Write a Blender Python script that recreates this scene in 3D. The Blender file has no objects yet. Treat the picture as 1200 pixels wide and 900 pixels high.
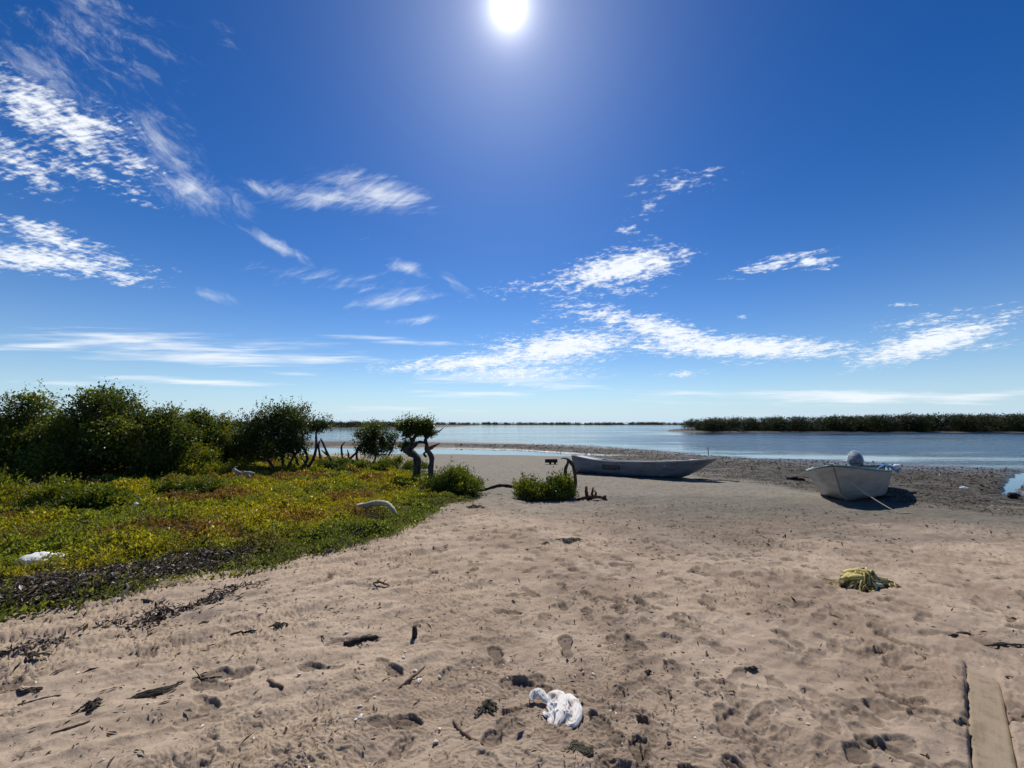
import bpy, math, random
import numpy as np
from mathutils import Vector, Matrix

random.seed(7)
RNG = np.random.default_rng(11)
SC = bpy.context.scene
COL = SC.collection
PI = math.pi
R = math.radians

# ------------------------------------------------------------------ calibration
F = 470.0 / 1200.0                       # focal length in picture widths
PITCH = math.atan(47 / 470.0)
CAM = np.array([0.0, 0.0, 1.6])
WATER = -0.45


def ray(px, py):
    a, b = (px - 600) / 470.0, (450 - py) / 470.0
    c, s = math.cos(PITCH), math.sin(PITCH)
    return a, c - b * s, s + b * c


# ------------------------------------------------------------------ numpy noise
_P = np.random.default_rng(3).permutation(512)
_G = np.random.default_rng(4).normal(size=(512, 2))
_G /= np.linalg.norm(_G, axis=1)[:, None]


def perlin(x, y):
    x = np.asarray(x, float); y = np.asarray(y, float)
    xi = np.floor(x).astype(np.int64); yi = np.floor(y).astype(np.int64)
    xf = x - xi; yf = y - yi
    u = xf * xf * xf * (xf * (xf * 6 - 15) + 10); v = yf * yf * yf * (yf * (yf * 6 - 15) + 10)

    def g(ix, iy, dx, dy):
        h = _P[(_P[ix & 511] + iy) & 511]
        return _G[h, 0] * dx + _G[h, 1] * dy
    a = g(xi, yi, xf, yf); b = g(xi + 1, yi, xf - 1, yf)
    c = g(xi, yi + 1, xf, yf - 1); d = g(xi + 1, yi + 1, xf - 1, yf - 1)
    return (a + (b - a) * u) + ((c + (d - c) * u) - (a + (b - a) * u)) * v


def fbm(x, y, o=4, gain=.5, lac=2.03):
    t = 0; a = 1.0
    for i in range(o):
        t = t + a * perlin(x + 17.3 * i, y - 9.1 * i)
        x = x * lac; y = y * lac; a *= gain
    return t


def ss(x, a, b):
    t = np.clip((x - a) / (b - a), 0, 1)
    return t * t * (3 - 2 * t)


def in_poly(x, y, poly):
    x = np.asarray(x, float); y = np.asarray(y, float)
    r = np.zeros(x.shape, bool); n = len(poly)
    for i in range(n):
        x0, y0 = poly[i]; x1, y1 = poly[(i + 1) % n]
        c = ((y0 > y) != (y1 > y))
        with np.errstate(divide='ignore', invalid='ignore'):
            r ^= c & (x < (x1 - x0) * (y - y0) / (y1 - y0 + 1e-12) + x0)
    return r


def poly_dist(x, y, poly, closed=True):
    x = np.asarray(x, float); y = np.asarray(y, float)
    d = np.full(x.shape, 1e9); n = len(poly)
    for i in range(n if closed else n - 1):
        x0, y0 = poly[i]; x1, y1 = poly[(i + 1) % n]
        dx, dy = x1 - x0, y1 - y0
        t = np.clip(((x - x0) * dx + (y - y0) * dy) / (dx * dx + dy * dy + 1e-12), 0, 1)
        d = np.minimum(d, np.hypot(x - x0 - t * dx, y - y0 - t * dy))
    return d


# ------------------------------------------------------------------ the terrain
SHX = [-200, -60, -11, 0, 8.2, 13.7, 19, 24, 40, 80, 400]
SHY = [62, 56, 52, 47, 38.5, 26.8, 22.0, 18.6, 15.5, 12, 8]
POOLX = [-60, -30, -12, -4, 0, 3, 5.6, 7]
POOLN = [29, 28.3, 27.8, 27.2, 26.6, 25.6, 25.6, 26.0]
POOLF = [36, 35.5, 35, 34, 32.6, 29.6, 26.9, 26.2]
VEG = [(-30, 2.2), (-9, 2.6), (-5.6, 2.95), (-4.2, 3.35), (-3.75, 4.0), (-3.45, 4.6), (-2.85, 4.95), (-2.2, 5.5),
       (-1.85, 6.4), (-1.75, 7.6), (-1.65, 9.0), (-0.8, 9.9), (-0.8, 11.2), (-2.0, 13.2), (-4.0, 16.2), (-6.5, 19),
       (-11, 24), (-40, 28), (-60, 20), (-60, 4)]
MUDX = [-60, -3, 4, 6, 7, 8, 8.8, 9.4, 10.4, 14, 20, 40]
MUDY = [38, 35, 29, 19.5, 16, 14.2, 12.4, 9.8, 8.3, 7.4, 7.0, 5]
CHAN = [(21.5, 16.8), (17.2, 14.0), (15.6, 12.8), (14.0, 11.5)]
ISLE = [(44, 112), (47, 104), (60, 101), (90, 100), (130, 97), (240, 95), (240, 190), (120, 190), (60, 150)]


def veg_mask(x, y):
    d = poly_dist(x, y, VEG)
    sd = np.where(in_poly(x, y, VEG), d, -d)
    return sd + fbm(x * .8, y * .8, 4) * .45 + perlin(x * 5, y * 5) * .06


def base_h(x, y):
    x = np.asarray(x, float); y = np.asarray(y, float)
    z = -0.30 * ss(y, 2.5, 12) - 0.06 * ss(y, 12, 26)
    rt = ss(x, 2, 16) * ss(y, 4, 13)
    z = z - .05 * rt
    t = y - np.interp(x, SHX, SHY)
    n = fbm(x / 9., y / 1.6, 4) * .030 + perlin(x / 2.2 + 5, y / .5) * .012
    z2 = WATER - np.clip(t, -16, 70) * np.where(t > 0, .006, .0085) + n * ss(t, -16, -4) * (1 - .55 * ss(t, 30, 90))
    k = ss(t, -14, -5); z = z * (1 - k) + np.minimum(z2, z) * k
    pn = np.interp(x, POOLX, POOLN); pf = np.interp(x, POOLX, POOLF)
    w = perlin(x / 3., y / 1.) * .5
    pm = ss(y, pn - .7 + w, pn + .5 + w) * (1 - ss(y, pf - .6 + w, pf + .7 + w)) * (x < 8)
    z = z * (1 - pm) + (-.52) * pm
    # sand between pool and boats stays above the tide
    cd = poly_dist(x, y, CHAN, False) + .16 * perlin(x * 1.3, y * 1.3) + .05 * perlin(x * 5, y * 5)
    cw = np.interp(x, [13.8, 15.6, 21], [.22, .18, .28])
    z = z - .20 * np.exp(-(cd / cw) ** 2)
    # island and far shores
    il = poly_dist(x, y, ISLE); il = np.where(in_poly(x, y, ISLE), il, -il)
    z = z + ss(il, -5, 1.5) * np.clip(-.15 - z, 0, 9)
    r = np.hypot(x, y)
    far = np.where(x < -40, ss(y, 186 + 12 * perlin(x / 40, 3.3), 200), 0)
    far = np.maximum(far, ss(y, 640, 690) * ss(-np.abs(x), -900, -880))
    far = np.maximum(far, ss(r, 1400, 1500))
    z = z + far * np.clip(.25 - z, 0, 9)
    return z


def _prints():
    rg = np.random.default_rng(5)
    out = []
    # walking lines across the beach
    for k in range(26):
        a = rg.normal(0, .5) + (PI if rg.random() < .5 else 0)
        x = rg.uniform(-.6, 4.6); y = rg.uniform(1.3, 3.2)
        if k % 3 == 0:
            a = rg.uniform(0, 2 * PI); y = rg.uniform(2, 7); x = rg.uniform(-1, 5)
        for i in range(14):
            sd = .09 if i % 2 else -.09
            xx = x + math.cos(a) * sd + rg.normal(0, .03); yy = y + math.sin(a) * sd + rg.normal(0, .03)
            out.append((xx, yy, a + rg.normal(0, .12) + (.15 if i % 2 else -.15), rg.uniform(.24, .31), rg.uniform(.35, 1.0), rg.random()))
            st = rg.uniform(.55, .72)
            x += -math.sin(a) * st; y += math.cos(a) * st; a += rg.normal(0, .09)
    for k in range(620):
        y = 1.4 + 7.5 * rg.random() ** 1.25
        x = rg.normal(.42, .42) * (y + 1.2)
        out.append((x, y, rg.uniform(0, 2 * PI), rg.uniform(.2, .3), rg.choice([.35, .6, .95]), rg.random()))
    # the clear pairs by the white rag
    for (x, y, a) in ((.50, 2.28, .35), (.62, 2.08, -.2), (.46, 1.86, .1), (.9, 1.98, 1.2), (1.2, 1.85, 1.4), (.12, 2.62, 1.1), (-.1, 2.95, .2)):
        out.append((x, y, a, .28, 1.0, .1))
    return [p for p in out if p[1] < 11 and p[1] > 1.0]


PRINTS = _prints()


def add_prints(x, y, z, damp=None):
    order = np.argsort(y, axis=None); ys = y.ravel()[order]
    zf = z.ravel(); xf = x.ravel(); yf = y.ravel()
    for (cx, cy, a, L, dep, q) in PRINTS:
        i0, i1 = np.searchsorted(ys, [cy - .26, cy + .26])
        idx = order[i0:i1]
        if len(idx) == 0:
            continue
        idx = idx[np.abs(xf[idx] - cx) < .26]
        if len(idx) == 0:
            continue
        dx = xf[idx] - cx; dy = yf[idx] - cy
        u = dx * math.cos(a) + dy * math.sin(a); v = -dx * math.sin(a) + dy * math.cos(a)
        wob = perlin(dx * 14 + cx * 9, dy * 14 + cy * 7) * .012 + perlin(dx * 45 + cx * 9, dy * 45) * .006
        e1 = np.hypot((u + .006) / (L * .185), (v - L * .20) / (L * .30))       # ball
        e2 = np.hypot(u / (L * .135), (v + L * .28) / (L * .22))                # heel
        e = np.minimum(e1, e2) + wob / (L * .18) * 1.2
        soft = .06 + .16 * q
        inside = 1 - ss(e, 1 - soft, 1 + .06)
        rim = np.exp(-((e - 1.22) / .2) ** 2)
        tilt = (.65 + .35 * np.clip(v / (L * .5), -1, 1))
        if damp is not None: damp[idx] = np.maximum(damp[idx], inside * min(dep, 1) * (1 - .5 * q))
        zf[idx] += -.0205 * dep * inside * tilt + .010 * dep * rim * (.5 + perlin(dx * 20, dy * 20 + cx))
    return zf.reshape(z.shape)


def full_h(x, y, prints=True, damp=None):
    x = np.asarray(x, float); y = np.asarray(y, float)
    z = base_h(x, y)
    r = np.hypot(x, y)
    near = 1 - ss(r, 9, 22)
    vm = veg_mask(x, y)
    vg = ss(vm, -.15, .6)
    z = z + vg * (.07 + .06 * fbm(x * 1.6, y * 1.6, 3)) + .05 * ss(vm, 0, 3)
    z = z + .15 * np.exp(-((x + 2.22) / .36) ** 2 - ((y - 6.35) / .22) ** 2)
    dry = 1 - ss(y - np.interp(x, SHX, SHY), -22, -12)
    big = fbm(x * .55 + 3, y * .8, 4) * .045
    ca, sa = math.cos(.5), math.sin(.5)
    u = x * ca + y * sa; v = -x * sa + y * ca
    left = 1 - ss(x, -1.2, .8)
    ruts = (1 - np.abs(perlin(u * .9, v * 4.4)) * 2) * .034 * left + (1 - np.abs(perlin(u * 1.6 + 7, v * 9)) * 2) * .008
    lump = fbm(x * 3.1, y * 4.6, 3) * .026
    # wind- and foot-broken crust: little scarps
    c = fbm(x * 2.3 + 40, y * 5.2 + 11, 4, .55)
    q = c * 5.5
    step = (np.floor(q) + ss(q - np.floor(q), .935, 1.0)) / 5.5
    cen = .45 + .55 * np.maximum(left, ss(y, 4.2, 7))
    nearsoft = .55 + .45 * ss(r, 2.2, 4.0)
    crust = cen * (1.1 + .5 * ss(r, 3, 4.5)) * (step - c) * .105 * ss(fbm(x * .7 + 9, y * .9, 3), -.35, .35)
    c2 = fbm(x * 5.0 + 4, y * 10. + 31, 3, .55); q2 = c2 * 4.0
    crust2 = cen * nearsoft * ((np.floor(q2) + ss(q2 - np.floor(q2), .86, 1.0)) / 4.0 - c2) * .040 * ss(fbm(x * .6 + 31, y * .8, 3), -.4, .4)
    fine = fbm(x * 16, y * 22, 3) * .0055 * cen * nearsoft
    det = big * .8 + ruts + lump + crust + crust2 + fine
    z = z + det * near * (1 - .5 * vg) * (.25 + .75 * dry)
    # clods and tufts on the mud flat
    mud = 1 - dry
    z = z + mud * near * .015 * fbm(x * 3.3, y * 5.0, 3)
    if prints:
        z = add_prints(x, y, z, damp)
    # a plank lies let into the sand on the right
    pu, pv = plank_uv(x, y)
    inb = (1 - ss(np.abs(pu), .072, .080)) * (1 - ss(np.abs(pv) + .09 * perlin(pu * 14, pv * 2), .62, .84))
    ref = base_h(x, y) - .012
    z = z * (1 - inb) + np.minimum(z, ref) * inb
    lip = np.exp(-((pu + .115) / .03) ** 2) * (1 - ss(np.abs(pv), .5, .85))
    z = z + lip * .009
    return z


PLANK_C = (2.66, 2.33); PLANK_A = 0.0


def plank_uv(x, y):
    (x0, y0), (x1, y1) = PL0, PL1
    dx, dy = x1 - x0, y1 - y0; l = math.hypot(dx, dy); dx /= l; dy /= l
    mx, my = (x0 + x1) / 2, (y0 + y1) / 2
    a = np.asarray(x) - mx; b = np.asarray(y) - my
    return a * dy - b * dx, a * dx + b * dy


PL0 = (1.98, 1.79); PL1 = (3.24, 2.95)


def at(px, py, full=True):
    """the ground point seen at a photo position, on the terrain; then everything is placed in metres"""
    a, b, c = ray(px, py)
    t = 1.0
    for _ in range(60):
        z = float(base_h(np.array([a * t]), np.array([b * t]))[0])
        if full:
            z += float(ss(veg_mask(np.array([a * t]), np.array([b * t])), -.15, .6)[0]) * .07
        t = .5 * t + .5 * (z - CAM[2]) / c
    x, y = a * t, b * t
    return Vector((x, y, gz(x, y)))


def gz(x, y):
    return float(full_h(np.array([x]), np.array([y]))[0])


# ------------------------------------------------------------------ mesh helpers
def np_mesh(name, V, Fc, smooth=False, attrs=None, cols=None):
    V = np.ascontiguousarray(V, np.float32); Fc = np.ascontiguousarray(Fc, np.int32)
    k = Fc.shape[1]
    me = bpy.data.meshes.new(name)
    me.vertices.add(len(V)); me.vertices.foreach_set('co', V.ravel())
    me.loops.add(Fc.size); me.loops.foreach_set('vertex_index', Fc.ravel())
    me.polygons.add(len(Fc)); me.polygons.foreach_set('loop_start', np.arange(0, Fc.size, k, dtype=np.int32))
    me.polygons.foreach_set('use_smooth', np.full(len(Fc), smooth, bool))
    for n, a in (attrs or {}).items():
        at_ = me.attributes.new(n, 'FLOAT', 'POINT'); at_.data.foreach_set('value', np.ascontiguousarray(a, np.float32).ravel())
    for n, a in (cols or {}).items():
        a = np.concatenate([a, np.ones((len(a), 1))], 1)
        at_ = me.attributes.new(n, 'FLOAT_COLOR', 'POINT'); at_.data.foreach_set('color', np.ascontiguousarray(a, np.float32).ravel())
    me.update(calc_edges=True); me.validate()
    return me


def link(name, me, mat, parent=None, loc=(0, 0, 0), rot=(0, 0, 0)):
    o = bpy.data.objects.new(name, me); COL.objects.link(o)
    if mat and me: me.materials.append(mat)
    o.location = loc; o.rotation_euler = rot
    if parent: o.parent = parent
    return o


def tag(o, label, cat, group=None, kind=None):
    if label: o['label'] = label
    if cat: o['category'] = cat
    if group: o['group'] = group
    if kind: o['kind'] = kind
    return o


def empty(name, loc, label, cat, rot=(0, 0, 0), group=None):
    o = bpy.data.objects.new(name, None); COL.objects.link(o); o.empty_display_size = .1
    o.location = loc; o.rotation_euler = rot
    return tag(o, label, cat, group)


def struct(o):
    o['kind'] = 'structure'; return o


class MB:
    """collects quads and triangles into one mesh"""
    def __init__(s): s.v = []; s.f = []

    def tube(s, pts, rad, n=8, wob=0., seed=0, flat=1.0, caps=True):
        pts = [Vector(p) for p in pts]; b = len(s.v); rg = random.Random(seed)
        m = len(pts)
        up = Vector((0, 0, 1))
        prev = None
        for i, p in enumerate(pts):
            d = (pts[min(i + 1, m - 1)] - pts[max(i - 1, 0)])
            d = d.normalized() if d.length > 1e-9 else Vector((0, 0, 1))
            if prev is None:
                ref = up if abs(d.z) < .9 else Vector((1, 0, 0))
                x = d.cross(ref).normalized()
            else:
                x = (prev - d * prev.dot(d)).normalized()
            prev = x
            y = d.cross(x)
            r = rad[i] if hasattr(rad, '__len__') else rad
            for j in range(n):
                a = 2 * PI * j / n
                k = 1 + wob * (rg.random() - .5) * 2
                s.v.append(tuple(p + x * (math.cos(a) * r * k) + y * (math.sin(a) * r * k * flat)))
        for i in range(m - 1):
            for j in range(n):
                a = b + i * n + j; c = b + i * n + (j + 1) % n
                s.f.append((a, c, c + n, a + n))
        if caps:
            s.f.append(tuple(b + j for j in range(n))[::-1]); s.f.append(tuple(b + (m - 1) * n + j for j in range(n)))

    def box(s, c, d, rz=0, tilt=0.):
        b = len(s.v)
        M = Matrix.Translation(c) @ Matrix.Rotation(rz, 4, 'Z') @ Matrix.Rotation(tilt, 4, 'Y')
        for z in (-1, 1):
            for (x, y) in ((-1, -1), (1, -1), (1, 1), (-1, 1)):
                s.v.append(tuple(M @ Vector((x * d[0] / 2, y * d[1] / 2, z * d[2] / 2))))
        for f in ((3, 2, 1, 0), (4, 5, 6, 7), (0, 1, 5, 4), (1, 2, 6, 5), (2, 3, 7, 6), (3, 0, 4, 7)):
            s.f.append(tuple(b + i for i in f))

    def blob(s, c, r, nu=18, nv=12, amp=.15, fr=2.5, seed=0., flatbot=None):
        b = len(s.v)
        for j in range(nv + 1):
            th = PI * j / nv
            for i in range(nu):
                ph = 2 * PI * i / nu
                d = np.array([math.sin(th) * math.cos(ph), math.sin(th) * math.sin(ph), math.cos(th)])
                k = 1 + amp * float(fbm(np.array([d[0] * fr + seed + d[2] * 1.7]), np.array([d[1] * fr - d[2] * fr + seed]), 3)[0]) * 2
                p = [c[0] + d[0] * r[0] * k, c[1] + d[1] * r[1] * k, c[2] + d[2] * r[2] * k]
                if flatbot is not None: p[2] = max(p[2], flatbot)
                s.v.append(tuple(p))
        for j in range(nv):
            for i in range(nu):
                a = b + j * nu + i; c2 = b + j * nu + (i + 1) % nu
                s.f.append((a, a + nu, c2 + nu, c2))

    def mesh(s, name, smooth=True):
        me = bpy.data.meshes.new(name); me.from_pydata(s.v, [], s.f); me.validate()
        for p in me.polygons: p.use_smooth = smooth
        me.update()
        return me

    def obj(s, name, mat, parent=None, smooth=True, loc=(0, 0, 0), rot=(0, 0, 0)):
        return link(name, s.mesh(name, smooth), mat, parent, loc, rot)


def curve(pts, n=24):
    """Catmull-Rom through points"""
    P = [Vector(p) for p in pts]; P = [P[0] * 2 - P[1]] + P + [P[-1] * 2 - P[-2]]
    out = []; segs = len(P) - 3; per = max(2, n // segs)
    for i in range(segs):
        for k in range(per):
            t = k / per; a, b, c, d = P[i:i + 4]
            out.append(.5 * ((2 * b) + (c - a) * t + (2 * a - 5 * b + 4 * c - d) * t * t + (3 * b - a - 3 * c + d) * t ** 3))
    out.append(P[-2]); return out


def lerp_list(r, n):
    return list(np.interp(np.linspace(0, 1, n), np.linspace(0, 1, len(r)), r))


# ------------------------------------------------------------------ material helpers
class X:
    """socket wrapper with arithmetic"""
    def __init__(s, t, o): s.t = t; s.o = o

    def _m(s, op, *a, clamp=False):
        n = s.t.nodes.new('ShaderNodeMath'); n.operation = op; n.use_clamp = clamp
        for i, v in enumerate((s,) + a):
            if isinstance(v, X): s.t.links.new(v.o, n.inputs[i])
            else: n.inputs[i].default_value = v
        return X(s.t, n.outputs[0])

    def __add__(s, b): return s._m('ADD', b)
    def __sub__(s, b): return s._m('SUBTRACT', b)
    def __mul__(s, b): return s._m('MULTIPLY', b)
    def __truediv__(s, b): return s._m('DIVIDE', b)
    def __pow__(s, b): return s._m('POWER', b)
    def max(s, b): return s._m('MAXIMUM', b)
    def min(s, b): return s._m('MINIMUM', b)
    def clamp(s): return s._m('ADD', 0., clamp=True)
    def f(s, op, *a): return s._m(op, *a)

    def map(s, a, b, c=0., d=1., smooth=True):
        n = s.t.nodes.new('ShaderNodeMapRange'); n.interpolation_type = 'SMOOTHSTEP' if smooth else 'LINEAR'
        s.t.links.new(s.o, n.inputs[0])
        for i, v in enumerate((a, b, c, d)): n.inputs[i + 1].default_value = v
        return X(s.t, n.outputs[0])


class Mat:
    def __init__(s, name):
        s.m = bpy.data.materials.new(name); s.m.use_nodes = True
        s.t = s.m.node_tree; s.t.nodes.clear()
        s.out = s.t.nodes.new('ShaderNodeOutputMaterial')
        s.geo = s.t.nodes.new('ShaderNodeNewGeometry'); s.tc = s.t.nodes.new('ShaderNodeTexCoord')

    def n(s, kind, **kw):
        n = s.t.nodes.new(kind)
        for k, v in kw.items(): setattr(n, k, v)
        return n

    def L(s, a, b): s.t.links.new(a.o if isinstance(a, X) else a, b)

    def mapping(s, src, scale=(1, 1, 1), rot=(0, 0, 0), loc=(0, 0, 0)):
        n = s.n('ShaderNodeMapping'); s.L(src, n.inputs[0])
        n.inputs['Scale'].default_value = scale; n.inputs['Rotation'].default_value = rot; n.inputs['Location'].default_value = loc
        return n.outputs[0]

    def rs(s, src, rot, scale):
        return s.mapping(s.mapping(src, rot=(0, 0, rot)), scale)

    def noise(s, src, scale, detail=4, rough=.55, dist=0.):
        n = s.n('ShaderNodeTexNoise'); s.L(src, n.inputs['Vector'])
        n.inputs['Scale'].default_value = scale; n.inputs['Detail'].default_value = detail
        n.inputs['Roughness'].default_value = rough; n.inputs['Distortion'].default_value = dist
        return X(s.t, n.outputs[0])

    def voro(s, src, scale, feat='F1'):
        n = s.n('ShaderNodeTexVoronoi'); n.feature = feat; s.L(src, n.inputs['Vector']); n.inputs['Scale'].default_value = scale
        return X(s.t, n.outputs[0])

    def attr(s, name, col=False):
        n = s.n('ShaderNodeAttribute'); n.attribute_name = name
        return n.outputs['Color'] if col else X(s.t, n.outputs['Fac'])

    def mix(s, fac, a, b, mode='MIX'):
        n = s.n('ShaderNodeMix', data_type='RGBA', blend_type=mode)
        if isinstance(fac, (int, float)): n.inputs[0].default_value = fac
        else: s.L(fac, n.inputs[0])
        for v, i in ((a, 6), (b, 7)):
            if isinstance(v, tuple): n.inputs[i].default_value = (*v, 1)
            else: s.L(v, n.inputs[i])
        return n.outputs[2]

    def bump(s, h, strength=.5, dist=.01, nrm=None):
        n = s.n('ShaderNodeBump'); n.inputs['Strength'].default_value = strength; n.inputs['Distance'].default_value = dist
        s.L(h, n.inputs['Height'])
        if nrm is not None: s.L(nrm, n.inputs['Normal'])
        return n.outputs[0]

    def pbr(s, col, rough=.8, spec=.3, nrm=None, out=True, **kw):
        p = s.n('ShaderNodeBsdfPrincipled')
        if isinstance(col, tuple): p.inputs['Base Color'].default_value = (*col, 1)
        else: s.L(col, p.inputs['Base Color'])
        if isinstance(rough, X): s.L(rough, p.inputs['Roughness'])
        else: p.inputs['Roughness'].default_value = rough
        if isinstance(spec, X): s.L(spec, p.inputs['Specular IOR Level'])
        else: p.inputs['Specular IOR Level'].default_value = spec
        for k, v in kw.items(): p.inputs[k].default_value = v
        if nrm is not None: s.L(nrm, p.inputs['Normal'])
        if out: s.L(p.outputs[0], s.out.inputs[0])
        return p


# ------------------------------------------------------------------ materials
def m_sand():
    m = Mat('beach_sand'); P = m.geo.outputs['Position']
    mud, veg, wet, lft = m.attr('mud'), m.attr('veg'), m.attr('wet'), m.attr('left')
    big = m.noise(P, .9, 5, .6); mid = m.noise(P, 5, 5, .65); fin = m.noise(P, 60, 4, .7); grain = m.noise(P, 420, 2, .7)
    st = m.noise(m.rs(P, -.42, (3.2, 17, 5)), 1.0, 6, .7, .3)
    c = m.mix(big.map(.38, .62), (.285, .210, .150), (.430, .332, .245))
    c = m.mix(lft * .55, c, (.48, .37, .265))
    c = m.mix(mid.map(.42, .70) * .4, c, (.185, .138, .104))
    c = m.mix(st.map(.55, .72) * .5, c, (.125, .092, .068))
    c = m.mix(fin.map(.52, .75) * .32, c, (.13, .097, .073))
    c = m.mix(grain.map(.30, .75) * .30, c, (.40, .33, .26))
    # scattered dark flecks of dried weed
    fl = m.noise(m.rs(P, -.15, (14, 42, 14)), 1., 3, .6)
    fm = m.noise(P, .45, 4, .6)
    c = m.mix((fl.map(.60, .68) * fm.map(.40, .62)) * .75, c, (.075, .055, .04))
    # the mud flat: dark, mottled, with weed and pale patches brightened to paint wet reflections
    m1 = m.noise(m.mapping(P, (2.2, 4.4, 2)), 1., 6, .72); m2 = m.noise(P, 7, 5, .7); m3 = m.noise(m.mapping(P, (.3, .9, 1)), 1., 4, .6)
    mc = m.mix(m1.map(.36, .62), (.038, .033, .026), (.105, .092, .074))
    mc = m.mix(m2.map(.56, .70) * .6, mc, (.022, .019, .012))
    mc = m.mix(m3.map(.52, .68) * .6, mc, (.17, .158, .14))
    c = m.mix(m.attr('pale'), c, m.mix(m2.map(.35, .7), (.235, .215, .175), (.150, .137, .112)))
    c = m.mix(mud, c, mc)
    # soil under the ground cover
    c = m.mix(veg, c, m.mix(mid.map(.4, .6), (.035, .036, .012), (.075, .065, .024)))
    c = m.mix(m.attr('damp') * .8, c, m.mix(fin, (.095, .071, .053), (.17, .13, .098)))
    dk = wet
    c = m.mix(dk * .75, c, m.mix(mid, (.06, .052, .042), (.11, .095, .078)))
    rough = ((dk * -.55 + .95) - mud * m2.map(.45, .6) * .35)
    h = mid * .35 + fin * .5 + grain * .22
    nb = m.bump(h, .8, .016)
    m.pbr(c, rough, dk * .35 + .12, nb)
    return m.m


def m_water():
    m = Mat('sea_water'); P = m.geo.outputs['Position']
    b1 = m.noise(m.mapping(P, (.035, .16, 1)), 1., 4, .6)            # calm and ruffled bands
    ruf = b1.map(.40, .58)
    r0 = m.attr('ruffle')
    w1 = m.noise(m.mapping(P, (1.3, 2.6, 1)), 1., 3, .6); w2 = m.noise(m.mapping(P, (5, 9, 1)), 1., 3, .6)
    w3 = m.noise(m.mapping(P, (7, 10, 1)), 1., 2, .5)
    b2 = m.noise(m.mapping(P, (.03, .30, 1), (0, 0, 0), (3, 7, 0)), 1., 5, .65)
    gl = m.attr('glare') * b2.map(.36, .56)
    h = (w1 * .7 + w2 * .3) * (ruf * .85 + .15) * r0 + w3 * gl * .12
    amp = (ruf * .85 + .15) * r0
    nb = m.n('ShaderNodeBump'); nb.inputs['Distance'].default_value = .22
    m.L(h, nb.inputs['Height']); nb.inputs['Strength'].default_value = 1.0
    g = m.pbr((.018, .045, .075), 0.04, .5, nb.outputs[0])
    g.inputs['IOR'].default_value = 1.333
    rr = amp * .20 + .03 + gl * .2
    rr = rr.min(.4)
    m.L(rr, g.inputs['Roughness'])
    return m.m


def m_leaf(name, trans=.35, rough=.5, gain=1.):
    m = Mat(name)
    c = m.attr('col', True)
    p = m.pbr(c, rough, .25, out=False)
    t = m.n('ShaderNodeBsdfTranslucent')
    hs = m.n('ShaderNodeHueSaturation'); hs.inputs['Hue'].default_value = .485; hs.inputs['Saturation'].default_value = 1.15; hs.inputs['Value'].default_value = 1.5 * gain
    m.L(c, hs.inputs['Color']); m.L(hs.outputs[0], t.inputs[0])
    mx = m.n('ShaderNodeMixShader'); mx.inputs[0].default_value = trans
    m.L(p.outputs[0], mx.inputs[1]); m.L(t.outputs[0], mx.inputs[2]); m.L(mx.outputs[0], m.out.inputs[0])
    return m.m


def m_bark(name, a, b, sc=14):
    m = Mat(name); P = m.tc.outputs['Object']
    n1 = m.noise(m.mapping(P, (1, 1, .25)), sc, 5, .65); n2 = m.noise(P, sc * 4, 3, .6)
    c = m.mix(n1.map(.35, .65), a, b); c = m.mix(n2.map(.5, .8) * .5, c, tuple(k * .45 for k in a))
    m.pbr(c, .85, .2, m.bump(n1 * .7 + n2 * .3, .8, .02)); return m.m


def m_vcol(name, rough=.8, spec=.2):
    m = Mat(name); c = m.attr('col', True)
    m.pbr(c, rough, spec); return m.m


def m_hull(name, base, dirt, patch=None, dirtamt=.6, low=.16):
    m = Mat(name); P = m.tc.outputs['Object']
    n1 = m.noise(m.mapping(P, (1.2, 1.2, 4)), 1.5, 5, .65); n2 = m.noise(m.mapping(P, (12, 12, 1.2)), 1., 5, .7); n3 = m.noise(P, 30, 4, .6)
    sep = m.n('ShaderNodeSeparateXYZ'); m.L(P, sep.inputs[0]); z = X(m.t, sep.outputs[2]); x = X(m.t, sep.outputs[0])
    c = m.mix(n1.map(.42, .7) * dirtamt, base, dirt)
    c = m.mix(n2.map(.55, .75) * .45 * dirtamt, c, tuple(k * .6 for k in dirt))
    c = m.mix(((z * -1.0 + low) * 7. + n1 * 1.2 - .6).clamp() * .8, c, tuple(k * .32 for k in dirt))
    c = m.mix(n3.map(.62, .72) * .5, c, tuple(k * .5 for k in dirt))
    if patch:
        x0, x1, z0, z1 = patch
        k = x.map(x0 - .03, x0 + .03) * x.map(x1 + .03, x1 - .03) * z.map(z0 - .02, z0 + .02) * z.map(z1 + .02, z1 - .02)
        k = k * m.noise(m.mapping(P, (6, 6, 18)), 1., 4, .7).map(.36, .5)
        c = m.mix(k * .85, c, (.02, .022, .028))
    m.pbr(c, n1.map(.3, .7, .35, .65), .4, m.bump(n1 * .5 + n2 * .5, .12, .01)); return m.m


def m_plain(name, a, b, sc=12, rough=.7, spec=.3, bump=.3, dist=.006):
    m = Mat(name); P = m.tc.outputs['Object']
    n1 = m.noise(P, sc, 5, .65)
    m.pbr(m.mix(n1.map(.35, .68), a, b), rough, spec, m.bump(n1, bump, dist)); return m.m


def m_cloth(name, a, b, trans=.25, sc=25):
    m = Mat(name); P = m.tc.outputs['Object']
    n1 = m.noise(P, sc, 4, .6); n2 = m.noise(P, sc * 9, 2, .5)
    c = m.mix(n1.map(.5, .72), a, b)
    p = m.pbr(c, .75, .2, m.bump(n1 * .8 + n2 * .2, .5, .008), out=False)
    t = m.n('ShaderNodeBsdfTranslucent'); m.L(c, t.inputs[0])
    mx = m.n('ShaderNodeMixShader'); mx.inputs[0].default_value = trans
    m.L(p.outputs[0], mx.inputs[1]); m.L(t.outputs[0], mx.inputs[2]); m.L(mx.outputs[0], m.out.inputs[0])
    return m.m


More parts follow.
